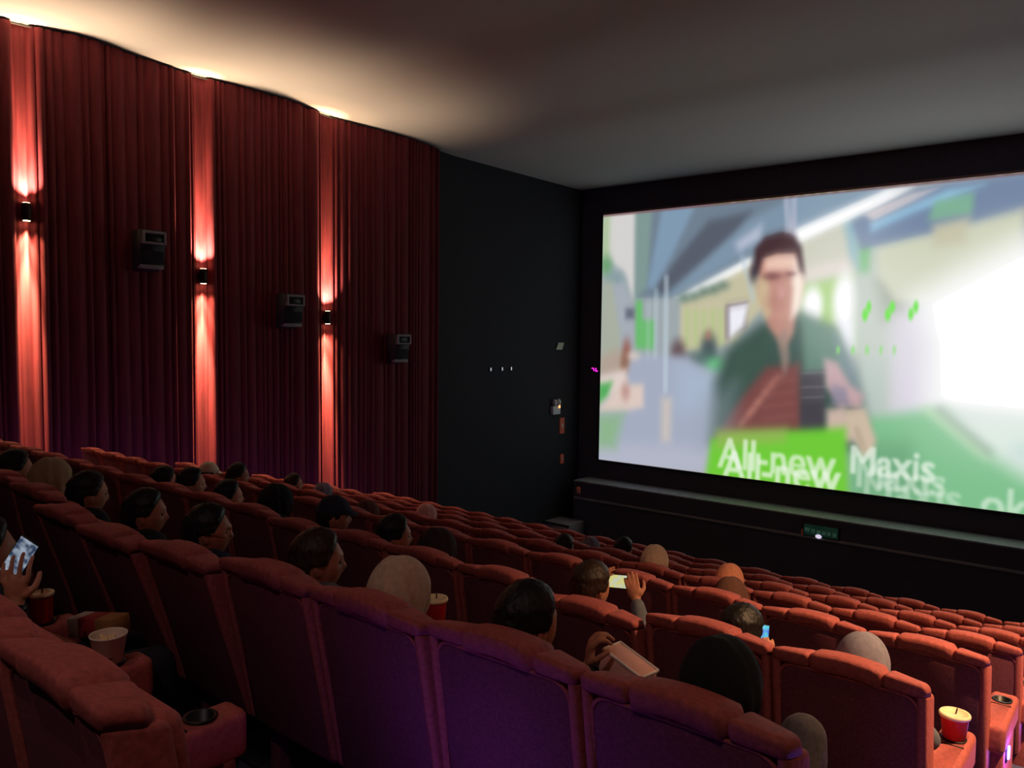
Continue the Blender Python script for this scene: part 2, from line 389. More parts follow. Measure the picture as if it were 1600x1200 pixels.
    ('E',[(7.95,4.15)],(128,232,100),0.04,1,0.05,0.12),
    ('E',[(7.86,4.0)],(128,232,100),0.04,1,0.05,0.12),
    ('E',[(6.38,3.2)],(150,226,130),0.04,0.8,0.04,0.08),
    ('E',[(6.7,3.2)],(150,226,130),0.04,0.8,0.04,0.08),
    ('E',[(7.0,3.21)],(150,226,130),0.04,0.8,0.04,0.09),
    ('E',[(7.29,3.22)],(150,226,130),0.04,0.8,0.03,0.08),
    ('E',[(7.56,3.22)],(150,226,130),0.04,0.8,0.03,0.08),
]

CAPTION = [('All-new', 3.56, .20, .74, 2.85, .70), ('All-new', 3.68, -.10, .74, 2.85, .75), ('Maxis', 6.76, .42, .62, 1.68, .70),
           ('Maxis', 6.90, .14, .62, 1.75, .45), ('Maxis', 7.06, -.16, .62, 1.9, .38), ('ok', 9.35, -.20, .66, .8, .55)]

def paint_screen(nx=600, nz=328):
    gx, gz = np.meshgrid(np.linspace(0, SW, nx), np.linspace(0, SH, nz))
    img = np.zeros((nz, nx, 3)) + 160.0
    def blend(a, c):
        nonlocal img
        img = img * (1 - a[..., None]) + np.array(c, float) * a[..., None]
    def seg_dist(p, q, X, Z):
        vx, vz = q[0] - p[0], q[1] - p[1]
        t = np.clip(((X - p[0]) * vx + (Z - p[1]) * vz) / (vx * vx + vz * vz + 1e-9), 0, 1)
        return np.hypot(X - p[0] - t * vx, Z - p[1] - t * vz)
    def step(sd, b):
        t = np.clip(.5 - sd / (2 * b), 0, 1); return t * t * (3 - 2 * t)
    def draw(s):
        k, pts, c, b, a = s[:5]
        if k == 'p':
            ins = np.zeros_like(gx, bool); dd = np.full_like(gx, 1e9)
            for p, q in zip(pts, pts[1:] + pts[:1]):
                dd = np.minimum(dd, seg_dist(p, q, gx, gz))
                if p[1] != q[1]:
                    ins ^= ((p[1] > gz) != (q[1] > gz)) & (gx < (q[0] - p[0]) * (gz - p[1]) / (q[1] - p[1]) + p[0])
            blend(step(np.where(ins, -dd, dd), b) * a, c)
        elif k == 'l':
            blend(step(seg_dist(pts[0], pts[1], gx, gz) - s[5] / 2, b) * a, c)
        else:
            e = np.hypot((gx - pts[0][0]) / s[5], (gz - pts[0][1]) / s[6])
            blend(step((e - 1) * min(s[5], s[6]), b) * a, c)
    for s in PICTURE: draw(s) if s[0].islower() else None
    for _ in range(1):                                    # the handheld shot smears the moving picture
        img = sum(np.pad(img, ((7, 7), (0, 0), (0, 0)), 'edge')[k:k + nz] for k in range(0, 15)) / 15 * .55 + img * .45
        img = sum(np.pad(img, ((0, 0), (3, 3), (0, 0)), 'edge')[:, k:k + nx] for k in range(0, 7)) / 7
    blend(step(SH - .045 - gz, .02), (120, 86, 88))          # painted-in spill of picture light along the top masking
    for s in PICTURE:
        if s[0].isupper(): draw((s[0].lower(),) + s[1:])
    for txt, x0, z0, h, w, a in CAPTION:
        cu = bpy.data.curves.new('t', 'FONT'); cu.body = txt
        o = bpy.data.objects.new('t', cu); COL.objects.link(o)
        me = evaluated(o); me.calc_loop_triangles()
        v = np.array([p.co[:2] for p in me.vertices]); tr = np.array([t.vertices[:] for t in me.loop_triangles])
        bpy.data.objects.remove(o); bpy.data.curves.remove(cu); bpy.data.meshes.remove(me)
        v[:, 0] = (v[:, 0] - v[:, 0].min()) / np.ptp(v[:, 0]) * w + x0
        v[:, 1] = v[:, 1] / v[:, 1].max() * h + z0
        mk = np.zeros_like(gx)
        for t in tr:
            A, B, C = v[t]
            i0, i1 = np.searchsorted(gx[0], [min(A[0], B[0], C[0]), max(A[0], B[0], C[0])])
            j0, j1 = np.searchsorted(gz[:, 0], [min(A[1], B[1], C[1]), max(A[1], B[1], C[1])])
            if i1 <= i0 or j1 <= j0: continue
            X, Z = gx[j0:j1, i0:i1], gz[j0:j1, i0:i1]
            cr = lambda P, Q: (Q[0] - P[0]) * (Z - P[1]) - (Q[1] - P[1]) * (X - P[0])
            d1, d2, d3 = cr(A, B), cr(B, C), cr(C, A)
            mk[j0:j1, i0:i1] = np.maximum(mk[j0:j1, i0:i1], (((d1 >= 0) & (d2 >= 0) & (d3 >= 0)) | ((d1 <= 0) & (d2 <= 0) & (d3 <= 0))))
        mk = np.maximum.reduce([np.roll(np.roll(mk, i, 1), j, 0) for i in (-1, 0, 1) for j in (0, 1)])
        for _ in range(2):
            mk = (mk + np.roll(mk, 1, 0) + np.roll(mk, -1, 0)) / 3; mk = (mk + np.roll(mk, 1, 1) + np.roll(mk, -1, 1)) / 3
        blend(mk * a, (236, 246, 232))
    for _ in range(1):
        img = (img + np.roll(img, 1, 0) + np.roll(img, -1, 0)) / 3
    img = np.clip(img / 255.0, 0, 1)
    lin = np.where(img <= .04045, img / 12.92, ((img + .055) / 1.055) ** 2.4)
    lin = lin * (1 + 2.5 * np.clip((lin.min(-1, keepdims=True) - .95) / .05, 0, 1))   # blown-out daylight in the picture
    verts = np.stack([gx + SX, np.full_like(gx, YF - .02), gz + SZ], -1).reshape(-1, 3)
    idx = np.arange(nx * nz).reshape(nz, nx)
    f = np.stack([idx[:-1, :-1], idx[:-1, 1:], idx[1:, 1:], idx[1:, :-1]], -1).reshape(-1, 4)
    me = bpy.data.meshes.new('screen')
    me.vertices.add(nx * nz); me.vertices.foreach_set('co', verts.ravel())
    me.loops.add(f.size); me.loops.foreach_set('vertex_index', f.ravel())
    me.polygons.add(len(f)); me.polygons.foreach_set('loop_start', np.arange(len(f)) * 4); me.polygons.foreach_set('loop_total', np.full(len(f), 4))
    me.update()
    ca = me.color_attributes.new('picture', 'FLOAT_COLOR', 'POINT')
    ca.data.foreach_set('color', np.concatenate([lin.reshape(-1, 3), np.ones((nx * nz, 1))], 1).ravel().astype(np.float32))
    m = bpy.data.materials.new('projected picture'); m.use_nodes = True
    nt = m.node_tree; nt.nodes.remove(nt.nodes['Principled BSDF'])
    at = nt.nodes.new('ShaderNodeVertexColor'); at.layer_name = 'picture'
    em = nt.nodes.new('ShaderNodeEmission'); em.inputs[1].default_value = SCREEN_STRENGTH
    nt.links.new(at.outputs[0], em.inputs[0]); nt.links.new(em.outputs[0], nt.nodes['Material Output'].inputs[0])
    me.materials.append(m)
    return me
scr = thing('cinema_screen', 'huge bright cinema screen showing a blurred man in a train and caption words', 'screen', (SX, YF, SZ))
def under(o, root):
    o.parent = root; o.matrix_parent_inverse = Matrix.Translation(root.location).inverted(); return o
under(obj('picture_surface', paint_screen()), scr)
bm = bmesh.new(); rbox(bm, SX - .01, SX + SW + .01, YF - .015, YF + .018, SZ - .01, SZ + SH + .01, .004, 1)
under(obj('screen_backing', bm_mesh('screen_backing', bm, M_black)), scr)
M_mask = mat('masking edge with painted light spill', srgb(150, 110, 112), .8, .1, 20)  # mauve stands for picture light falling on the masking
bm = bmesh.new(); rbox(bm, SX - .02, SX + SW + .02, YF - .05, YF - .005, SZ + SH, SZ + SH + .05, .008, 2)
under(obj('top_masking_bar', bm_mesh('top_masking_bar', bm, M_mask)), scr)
bm = bmesh.new()
rbox(bm, SX - .05, SX - .002, YF - .06, YF + .015, SZ - .05, SZ + SH + .05, .01, 2)
under(obj('side_masking', bm_mesh('side_masking', bm, M_black)), scr)
bm = bmesh.new()
rbox(bm, SX - .05, SX + SW + .05, YF - .06, YF + .015, SZ - .06, SZ - .002, .01, 2)
under(obj('bottom_masking', bm_mesh('bottom_masking', bm, M_black)), scr)

# ---------------------------------------------------------------- pleated curtains with a shallow channel behind each wall lamp
SCONCE_Y = [-1.5 * U, 2.94 * U, 7.38 * U, 11.88 * U, 16.2 * U]
SCONCE_Z = [ZC + a * U for a in (5.2, 4.0, 2.80, 1.56, 0.50)]
HALF = .115
def pleat_profile(y0, y1, seed):
    r = random.Random(seed); y = y0; pts = []
    while y < y1:
        w = r.choice((.07, .09, .11, .14, .20, .26)); n = 10; dep = r.uniform(.03, .085); off = r.uniform(-.02, .012)
        for i in range(n):
            t = i / n
            c = math.sin(math.pi * t) ** .7
            pts.append((y + t * w, .095 + off + dep * c))
        y += w
    return pts
def curtain(name, side, y0, y1, label, seed):
    pts = [p for p in pleat_profile(y0, y1, seed) if p[0] <= y1]
    out = []
    for y, o in pts:
        ch = 0.0
        for sy in SCONCE_Y:
            ch = max(ch, min(1, max(0, (HALF + .02 - abs(y - sy)) / .02)))
        inner = .018 + .055 * (o - .095)/.1 + .012 * math.sin(y * 61)
        out.append((y, o * (1 - ch) + max(.006, inner) * ch))
    nz = 14
    bm = bmesh.new(); cols = []
    r = random.Random(seed + 5)
    ph = r.uniform(0, 6)
    for y, o in out:
        za = floor_z(y) + .03; zb = ceil_z(y) - .03
        col = []
        for j in range(nz + 1):
            t = j / nz
            sway = .012 * math.sin(y * 3.1 + t * 4 + ph) * (1 - t)
            x = (XL + o * (1 - .12 * t) + .004) if side == 'l' else (XR - o * (1 - .12 * t) - .004)
            col.append(bm.verts.new((x, y + sway, za + (zb - za) * t)))
        cols.append(col)
    for a, b in zip(cols, cols[1:]):
        for j in range(nz): bm.faces.new((a[j], b[j], b[j + 1], a[j + 1]))
    return obj(name, bm_mesh(name, bm, M_curtain), label=label, cat='curtain', group='crimson wall curtains' if side == 'l' else 'crimson curtains on the near side wall')
CEND = 21.36 * U
curtain('wall_curtain', 'l', YB + .1, 4.9 * U, 'crimson pleated curtain at the left edge beyond the nearest wall lamp', 1)
curtain('wall_curtain', 'l', 4.9 * U, 9.3 * U, 'crimson pleated curtain behind the leftmost wall lamp in view', 2)
curtain('wall_curtain', 'l', 9.3 * U, 13.8 * U, 'crimson pleated curtain behind the middle wall lamp', 3)
curtain('wall_curtain', 'l', 13.8 * U, CEND, 'crimson pleated curtain behind the wall lamp nearest the black wall', 4)
curtain('wall_curtain', 'r', YB + .1, CEND, 'crimson pleated curtain along the right wall beside the aisle', 9)
bm = bmesh.new()
tube(bm, [(XL + .09, y, ceil_z(y) - .035) for y in np.linspace(YB + .1, CEND, 60)], .016)
obj('curtain_rail', bm_mesh('curtain_rail', bm, M_base), label='black curtain rail under the ceiling edge of the left wall', cat='rail')

def spot(name, loc, direction, power, ang, blend, parent, size=.03):
    l = bpy.data.lights.new(name, 'SPOT'); l.energy = power; l.color = WARM; l.spot_size = math.radians(ang); l.spot_blend = blend
    l.shadow_soft_size = size
    o = bpy.data.objects.new(name, l); COL.objects.link(o); o.parent = parent; o.location = loc
    o.rotation_euler = Vector(direction).to_track_quat('-Z', 'Y').to_euler()
    return o
bm = bmesh.new()
n = 24
lathe(bm, [(.050, -.125), (.058, -.12), (.060, -.1), (.060, .1), (.058, .12), (.050, .125)], n)
ME_sb = bm_mesh('lamp_body', bm, M_sconce)
bm = bmesh.new(); rbox(bm, -.035, .035, -.045, .045, -.05, .05, .006, 2); ME_sbr = bm_mesh('wall_bracket', bm, M_sconce)
bm = bmesh.new(); lathe(bm, [(.012, -.122), (.046, -.122), (.046, -.128), (.012, -.128)], n); ME_sl = bm_mesh('lamp_glass', bm, M_lens)
bm = bmesh.new(); lathe(bm, [(.060, -.006), (.064, -.004), (.064, .004), (.060, .006)], n); ME_sring = bm_mesh('trim_ring', bm, M_sconce)
LBL = ['', 'dark up-and-down wall lamp beyond the left edge', 'dark up-and-down wall lamp at the far left edge', 'dark up-and-down wall lamp in the middle of the curtains', 'dark up-and-down wall lamp nearest the black wall']
def sconce(side, i):
    s = 1 if side == 'l' else -1
    x = (XL + .135) if side == 'l' else (XR - .135)
    lab = LBL[i] if side == 'l' else 'dark wall lamp on the right wall, %s from the screen' % ('fifth', 'fourth', 'third', 'second', 'first')[i]
    lab = lab or 'dark up-and-down wall lamp on the left wall behind the viewer'
    t = thing('wall_lamp', lab, 'lamp', (x, SCONCE_Y[i], SCONCE_Z[i]), 0, 'wall lamps on the left curtain' if side == 'l' else 'wall lamps on the right wall')
    obj('lamp_body', ME_sb, t); obj('wall_bracket', ME_sbr, t, (-s * .078, 0, 0))
    for z in (.085, -.085): obj('trim_ring', ME_sring, t, (0, 0, z))
    g = obj('lamp_glass', ME_sl, t); g = obj('lamp_glass', ME_sl, t); g.rotation_euler = (math.pi, 0, 0)
    for sg in (1, -1):
        if side == 'l': spot('lamp_light', (0, 0, sg * .135), (-s * .03, 0, sg), SCONCE_NARROW * (.20 if sg > 0 else 1), 17, 1.0, t)
        if side == 'l': spot('lamp_light', (0, 0, sg * .135), (-s * .10, 0, sg), SCONCE_MID * (.6 if sg > 0 else 1), 44, 1.0, t)
        k = (1.0, RIGHT_UP)[side == 'r'] * SCONCE_UP if sg > 0 else (1.0, RIGHT_DOWN[i])[side == 'r'] * SCONCE_DOWN
        w_ = spot('lamp_light', (0, 0, sg * .135), (s * (.10 if sg > 0 else .26), 0, sg), k, 92, 1.0, t)
        if sg > 0: w_.data.color = WARM_UP
    return t
for i in range(1, 5): sconce('l', i)
for i in range(0, 5): sconce('r', i)

bm = bmesh.new(); lathe(bm, [(.06, -.012), (.10, -.012), (.11, 0), (.11, .02), (.06, .02)], 28); ME_dr = bm_mesh('rim', bm, M_spkf)
bm = bmesh.new(); lathe(bm, [(.01, -.006), (.06, -.006), (.06, 0), (.01, 0)], 24); ME_dg = bm_mesh('lamp_glass', bm, M_lens)
for (x, y, pw), wd in zip(FILL_LAMPS, ('nearest the right wall', 'in the middle', 'nearest the left wall')):  # invented lamps, modelled as downlights to brighten the seat backs
    t = thing('added_fill_lamp', 'added fill lamp with a round rim behind the viewer, ' + wd, 'lamp', (x, y, ceil_z(y) - .022), 0, 'added fill lamps at the back')
    obj('rim', ME_dr, t); obj('lamp_glass', ME_dg, t)
    l = spot('lamp_light', (0, 0, -.02), (0, .75 if y < -2 else .24, -1), pw, 110 if y < -2 else 30, 1.0, t, .05); l.data.color = (1.0, .72, .66)

# ---------------------------------------------------------------- surround loudspeakers on the curtain
def loudspeaker(y, zt, label, dim):
    W2, HH = .20, .66
    t = thing('surround_speaker', label, 'speaker', (XL + .20, y, zt - HH), 0, 'surround speakers on the left curtain')
    def part(nm, m, f, parent=t):
        bm = bmesh.new(); f(bm); return obj(nm, bm_mesh(nm, bm, m), parent)
    def cab(bm):
        o = [(0, 0.02), (.24, .10), (.34, HH), (0, HH)]
        a = [bm.verts.new((x, -W2, z)) for x, z in o]; b = [bm.verts.new((x, W2, z)) for x, z in o]
        bm.faces.new(a); bm.faces.new(b[::-1])
        for i in range(4): bm.faces.new((a[i], b[i], b[(i + 1) % 4], a[(i + 1) % 4]))
        bmesh.ops.bevel(bm, geom=list(bm.edges), offset=.012, segments=2, affect='EDGES')
    part('cabinet', M_spk, cab)
    sl = lambda z: .24 + .10 * (z - .10) / (HH - .10)
    def frame(bm):
        for (a, b, c, d_) in ((-W2 + .01, -W2 + .05, .44, HH - .02), (W2 - .05, W2 - .01, .44, HH - .02), (-W2 + .05, W2 - .05, .44, .47), (-W2 + .05, W2 - .05, HH - .06, HH - .02)):
            rbox(bm, sl(.55) - .03, sl(.55) + .035, a, b, c, d_, .006, 2)
    fr = part('horn_frame', M_spkf, frame)
    part('horn_mouth', M_hole, lambda bm: rbox(bm, sl(.55) - .02, sl(.55) + .012, -W2 + .05, W2 - .05, .47, HH - .06, .004, 1), fr)
    part('grille', M_grille, lambda bm: rbox(bm, sl(.26) - .03, sl(.26) + .014, -W2 + .02, W2 - .02, .16, .42, .008, 2))
    part('lower_strip', M_spkf, lambda bm: rbox(bm, .16, .262, -W2 + .01, W2 - .01, .06, .125, .008, 2))
    part('wall_bracket', M_base, lambda bm: rbox(bm, -.19, .01, -.05, .05, .25, .45, .006, 2))
    return t
loudspeaker(10.15 * U, ZC + 2.62 * U, 'dark surround speaker between the two leftmost wall lamps', 0)
loudspeaker(14.50 * U, ZC + 1.17 * U, 'surround speaker with pale frame left of the wall lamp nearest the screen', 0)
loudspeaker(18.95 * U, ZC + 0.0 * U, 'surround speaker with pale frame at the curtain end by the black wall', 0)

# ---------------------------------------------------------------- small fittings on the black wall
def fitting(name, label, cat, y, z, fn, grp=None):
    t = thing(name, label, cat, (XL, y * U, ZC + z * U), 0, grp); fn(t); return t
def fpart(t, nm, m, *bx):
    bm = bmesh.new(); rbox(bm, *bx); return obj(nm, bm_mesh(nm, bm, m), t)
M_card = mat('pale card', srgb(190, 196, 178), .8, .05, 10)
M_white = mat('white plastic', srgb(200, 200, 205), .5, .05, 10)
M_orange = mat('orange signal plastic', srgb(150, 78, 66), .5, .1, 10, emit=srgb(255, 120, 80), emit_s=.04)
M_oled = mat('orange indicator', srgb(255, 160, 110), .4, 0, 5, emit=srgb(255, 150, 90), emit_s=2.5)
M_dot = mat('white pin lamp', srgb(220, 220, 230), .4, 0, 5, emit=srgb(210, 210, 225), emit_s=.6)
M_pink = mat('magenta indicator', srgb(255, 60, 220), .4, 0, 5, emit=srgb(255, 40, 210), emit_s=2.2)
def card(t):
    bm = bmesh.new(); prism(bm, [(-.16, -.09), (.12, -.09), (.2, .1), (-.06, .1)], -.006, .006)
    o = obj('card', bm_mesh('card', bm, M_card, False), t, (.03, 0, 0)); o.rotation_euler = (0, 0, math.pi / 2)
    fpart(t, 'card_holder', M_base, 0, .03, -.05, .05, -.04, .04, .004, 1)
fitting('notice_card', 'small pale tilted card high on the black wall', 'notice', 29.3, -.49, card)
for yy, wd in ((24.56, 'leftmost'), (25.29, 'middle'), (25.88, 'rightmost')):
    def dot(t):
        fpart(t, 'mount', M_base, 0, .02, -.04, .04, -.05, .05, .004, 1); fpart(t, 'pin_lamp', M_dot, .018, .03, -.018, .018, -.04, .04, .004, 1)
    fitting('pin_light', wd + ' of the three tiny white pin lights on the black wall', 'light', yy, -1.42, dot, 'tiny white pin lights')
def emerg(t):
    fpart(t, 'battery_box', M_white, 0, .09, -.17, .17, -.20, .03, .012, 2)
    for y in (-.09, .09):
        bm = bmesh.new(); ball(bm, (.08, y, .13), .085, 2, (.8, .85, 1.1)); h = obj('lamp_head', bm_mesh('lamp_head', bm, M_white), t)
        bm = bmesh.new(); cyl(bm, (.05, y, .02), (.05, y, .06), .02, .02, 10); obj('swivel', bm_mesh('swivel', bm, M_base), h)
    fpart(t, 'indicator', M_oled, .088, .1, .08, .15, -.03, .05, .004, 1)
fitting('emergency_light', 'white twin-headed emergency light with an orange indicator on the black wall', 'light', 29.03, -3.25, emerg)
def sw1(t): fpart(t, 'plate', M_orange, 0, .04, -.10, .10, -.22, .22, .01, 2); fpart(t, 'button', M_white, .035, .05, -.03, .03, -.05, .05, .006, 2)
def sw2(t): fpart(t, 'plate', M_orange, 0, .04, -.07, .07, -.13, .13, .01, 2); fpart(t, 'button', M_white, .035, .05, -.02, .02, -.03, .03, .005, 2)
fitting('wall_call_point', 'taller orange box on the black wall just below the emergency light', 'box', 29.6, -4.15, sw1)
fitting('wall_call_point', 'smaller orange box low on the black wall above the ledge', 'box', 29.64, -5.70, sw2)
t = thing('status_light', 'tiny magenta indicator on the dark border left of the screen', 'light', (-20.5 * U, YF, ZC - 1.55 * U))
fpart(t, 'housing', M_base, -.13, .13, -.03, .018, -.09, .07, .006, 1)
for a in ((-.11, -.03, .015, .04), (-.045, -.02, -.05, .015), (.02, .05, -.06, .04), (.05, .10, -.06, -.035)):  # bars trace the smeared light trail of the indicator
    fpart(t, 'trail_bar', M_pink, a[0], a[1], -.04, -.028, a[2], a[3], .003, 1)
t = thing('end_marker', 'small orange marker box at the left end of the screen ledge', 'box', (-20.45 * U, YL, ZC - 7.0 * U))
fpart(t, 'plate', M_orange, -.05, .05, -.05, 0, -.12, .06, .01, 2); fpart(t, 'cover', M_white, -.03, .03, -.062, -.045, -.10, -.02, .006, 2)
M_green = mat('green sign face', srgb(60, 110, 95), .4, .45, 9, emit=srgb(60, 150, 120), emit_s=.03)
M_green2 = mat('pale green sign band', srgb(120, 180, 155), .4, .3, 14, emit=srgb(110, 190, 160), emit_s=.05)
M_glow = mat('white sign lamp', srgb(240, 235, 255), .3, 0, 5, emit=srgb(235, 225, 255), emit_s=.8)
t = thing('exit_sign', 'dim green sign box with a small white lamp on the ledge front below the screen', 'sign', (-9.55 * U, YL, ZC - 7.12 * U))
fpart(t, 'housing', M_spk, -.40, .40, -.05, 0, -.16, .15, .012, 2)
fc = fpart(t, 'sign_face', M_green, -.37, .37, -.062, -.045, -.12, .12, .006, 2)
for k, (a, b, c, d_) in enumerate(((-.35, -.24, -.05, .06), (-.21, -.12, -.06, .05), (-.09, 0, -.06, .04), (.03, .12, -.07, .03), (.15, .22, -.07, .03), (.26, .34, -.08, .03))):
    fpart(fc, 'pale_mark', M_green2, a, b, -.066, -.058, c, d_ - .02, .004, 1)
bm = bmesh.new(); ball(bm, (0, 0, 0), .065, 2, (1.1, .6, .75)); obj('sign_lamp', bm_mesh('sign_lamp', bm, M_glow), t, (-.04, -.06, -.12))
fpart(t, 'end_cap', M_orange, -.425, -.395, -.055, 0, -.15, -.02, .005, 1)
bm = bmesh.new()
rbox(bm, XL + .01, -20.0 * U, 28.3 * U, 29.6 * U, FRONT_Z, ZC - 8.38 * U, .01, 1)
s = obj('exit_landing', None, None, (0, 0, 0), 'pale grey landing block in the far corner beside the screen ledge', 'landing')
s.location = (XL + .4, 28.9 * U, FRONT_Z)
under(obj('landing_top', bm_mesh('landing_top', bm, M_grey)), s)
bm = bmesh.new(); rbox(bm, XL + .01, -19.95 * U, 28.25 * U, 28.32 * U, ZC - 8.46 * U, ZC - 8.36 * U, .008, 1)
under(obj('nosing', bm_mesh('nosing', bm, M_spk)), s)

# ---------------------------------------------------------------- seats
LEAN = .15
def lean(bm, z0=None):
    for v in bm.verts: v.co.y += (TOP - v.co.z) * LEAN
def seat_part(fn, m, name, do_lean=False, smooth=True):
    bm = bmesh.new(); fn(bm)
    if do_lean: lean(bm)
    return bm_mesh(name, bm, m, smooth)
HWD = .293                                   # half width of a backrest
def f_shell(bm):
    o = []
    for cx, cz_, a0 in ((HWD - .05, TOP - .11, 0), (-HWD + .05, TOP - .11, 90)):
        for k in range(5):
            a = math.radians(a0 + 90 * k / 4); o.append((cx + .05 * math.cos(a), cz_ + .05 * math.sin(a)))
    o += [(-HWD + .01, .36), (-HWD + .05, .30), (HWD - .05, .30), (HWD - .01, .36)]
    prism(bm, o, .028, .118, bev=.012)
def f_panel(bm):
    o = []
    R = .055
    for cx, cz_, a0 in ((HWD - .035 - R, TOP - .075 - R, 0), (-HWD + .035 + R, TOP - .075 - R, 90)):
        for k in range(6):
            a = math.radians(a0 + 90 * k / 5); o.append((cx + R * math.cos(a), cz_ + R * math.sin(a)))
    o += [(-HWD + .035, .33), (HWD - .035, .33)]
    prism(bm, o, .012, .034, bev=.006)
def f_piping(bm):
    R = .06; p = [(HWD - .030, .014, .34)]
    for cx, cz_, a0 in ((HWD - .030 - R, TOP - .070 - R, 0), (-HWD + .030 + R, TOP - .070 - R, 90)):
        for k in range(6):
            a = math.radians(a0 + 90 * k / 5); p.append((cx + R * math.cos(a), .014, cz_ + R * math.sin(a)))
    p.append((-HWD + .030, .014, .34))
    tube(bm, p, .007, 6)
def f_bolster(s):
    def f(bm): rbox(bm, min(s * (HWD - .035), s * (HWD + .002)), max(s * (HWD - .035), s * (HWD + .002)), .002, .140, .34, TOP - .040, .018, 3)
    def f(bm, f0=f):
        f0(bm)
        for v in bm.verts:
            if v.co.z > TOP - .10: v.co.z -= .008 + .036 * max(0, v.co.y) / .135
    return f
def f_wing(s):
    def f(bm):
        t = bmesh.new()
        rbox(t, min(s * .138, s * HWD), max(s * .138, s * HWD), -.004, .135, TOP - .066, TOP, .022, 4)
        for v in t.verts:                     # the outer end droops a little
            q = max(0, (abs(v.co.x) - .14) / (HWD - .14)); v.co.z -= (.010 * q * q + .028 * max(0, v.co.y) / .135) * (1 if v.co.z > TOP - .045 else .25); v.co.y -= .035 * q * q * (v.co.y > .06)
        merge(bm, t)
    return f
def f_head(bm):
    t = bmesh.new()
    bmesh.ops.create_grid(t, x_segments=1, y_segments=1, size=1); t.clear()
    n = 12; prof_ = []
    for a in range(16):
        th = 2 * math.pi * a / 16
        c, s_ = math.cos(th), math.sin(th)
        prof_.append((.075 * math.copysign(abs(c) ** .5, c) + .063, .043 * math.copysign(abs(s_) ** .6, s_)))
    rings = []
    for i in range(n + 1):
        x = -.147 + .294 * i / n; e = abs(2 * i / n - 1)
        k = 1.0 if e < .82 else (1 - ((e - .82) / .18) ** 2 * .45)
        zc = TOP - .022 - .016 * e * e
        rings.append([t.verts.new((x, .063 + (y - .063) * k, zc + z * k - .022 * max(0, y) / .135)) for y, z in prof_])
    for A, B in zip(rings, rings[1:]):
        for j in range(16): t.faces.new((A[j], A[(j + 1) % 16], B[(j + 1) % 16], B[j]))
    t.faces.new(rings[0][::-1]); t.faces.new(rings[-1])
    merge(bm, t)
def f_cushion_back(bm): rbox(bm, -.232, .232, .105, .200, .42, TOP - .10, .035, 4)
def f_cushion(bm):
    t = bmesh.new(); rbox(t, -.228, .228, .20, .72, .33, .475, .045, 4)
    merge(bm, t)
def f_base(bm):
    rbox(bm, -.21, .21, .26, .62, .08, .33, .01, 2); rbox(bm, -.24, .24, .22, .66, 0, .03, .008, 1); rbox(bm, -.06, .06, .38, .50, .02, .1, .004, 1)
ME = dict(
    shell=seat_part(f_shell, M_red, 'backrest_shell', True), panel=seat_part(f_panel, M_panel, 'back_panel', True),
    piping=seat_part(f_piping, M_red, 'piping', True), bl=seat_part(f_bolster(-1), M_red, 'side_bolster', True), br=seat_part(f_bolster(1), M_red, 'side_bolster', True),
    wl=seat_part(f_wing(-1), M_red, 'shoulder_pad', True), wr=seat_part(f_wing(1), M_red, 'shoulder_pad', True), head=seat_part(f_head, M_red, 'headrest', True),
    cb=seat_part(f_cushion_back, M_red, 'back_cushion', True), cu=seat_part(f_cushion, M_red, 'seat_cushion'), base=seat_part(f_base, M_base, 'seat_base'))
# armrest with a real cup well
HOLD_Y = .540; ARM_Z = .685
def armrest_mesh(hw, name):
    bm = bmesh.new(); rbox(bm, -hw, hw, .16, .67, ARM_Z - .15, ARM_Z, .028, 4)
    o1 = bpy.data.objects.new('tmp_a', bm_mesh(name, bm, M_red)); COL.objects.link(o1)
    bm = bmesh.new(); cyl(bm, (0, HOLD_Y, ARM_Z - .09), (0, HOLD_Y, ARM_Z + .05), .044, .044, 28)
    o2 = bpy.data.objects.new('tmp_b', bm_mesh('tmp_b', bm, M_hole)); COL.objects.link(o2)
    m = o1.modifiers.new('b', 'BOOLEAN'); m.object = o2; m.operation = 'DIFFERENCE'; m.solver = 'EXACT'
    me = evaluated(o1); me.name = name
    bpy.data.objects.remove(o1); bpy.data.objects.remove(o2)
    me.materials.clear(); me.materials.append(M_red)
    return me
ME['arm'] = armrest_mesh(.060, 'armrest'); ME['arm_end'] = armrest_mesh(.068, 'armrest')
def f_cupwell(bm):
    prof_ = [(.034, -.084), (.043, -.084), (.0435, .003), (.050, .003), (.050, .006), (.040, .006), (.0395, -.078), (.034, -.078)]
    n = 24; rings = []
    for r, z in prof_:
        rings.append([bm.verts.new((r * math.cos(2 * math.pi * i / n), HOLD_Y + r * math.sin(2 * math.pi * i / n), ARM_Z + z)) for i in range(n)])
    for A, B in zip(rings, rings[1:]):
        for i in range(n): bm.faces.new((A[i], A[(i + 1) % n], B[(i + 1) % n], B[i]))
    bm.faces.new(rings[0][::-1]); bm.faces.new(rings[-1])
ME['well'] = seat_part(f_cupwell, M_hole, 'cup_holder')
def f_seam(bm): tube(bm, [(-.050, .470, ARM_Z + .0005), (.050, .470, ARM_Z + .0005)], .003, 6)
ME['seam'] = seat_part(f_seam, M_hole, 'seam')
def f_support(hw):
    def f(bm): rbox(bm, -hw, hw, .24, .60, .0, ARM_Z - .145, .012, 2)
    return f
ME['sup'] = seat_part(f_support(.035), M_panel, 'arm_support'); ME['sup_end'] = seat_part(f_support(.056), M_red, 'end_panel')
M_led = mat('violet aisle light', srgb(120, 110, 255), .3, 0, 5, emit=(.16, .06, 1.0, 1), emit_s=16)
bm = bmesh.new(); rbox(bm, -.004, .010, -.014, .014, -.036, .036, .004, 2); ME['led'] = bm_mesh('aisle_light', bm, M_led)
bm = bmesh.new(); rbox(bm, -.006, .004, -.026, .026, -.055, .055, .006, 2); ME['ledh'] = bm_mesh('light_plate', bm, M_hole)

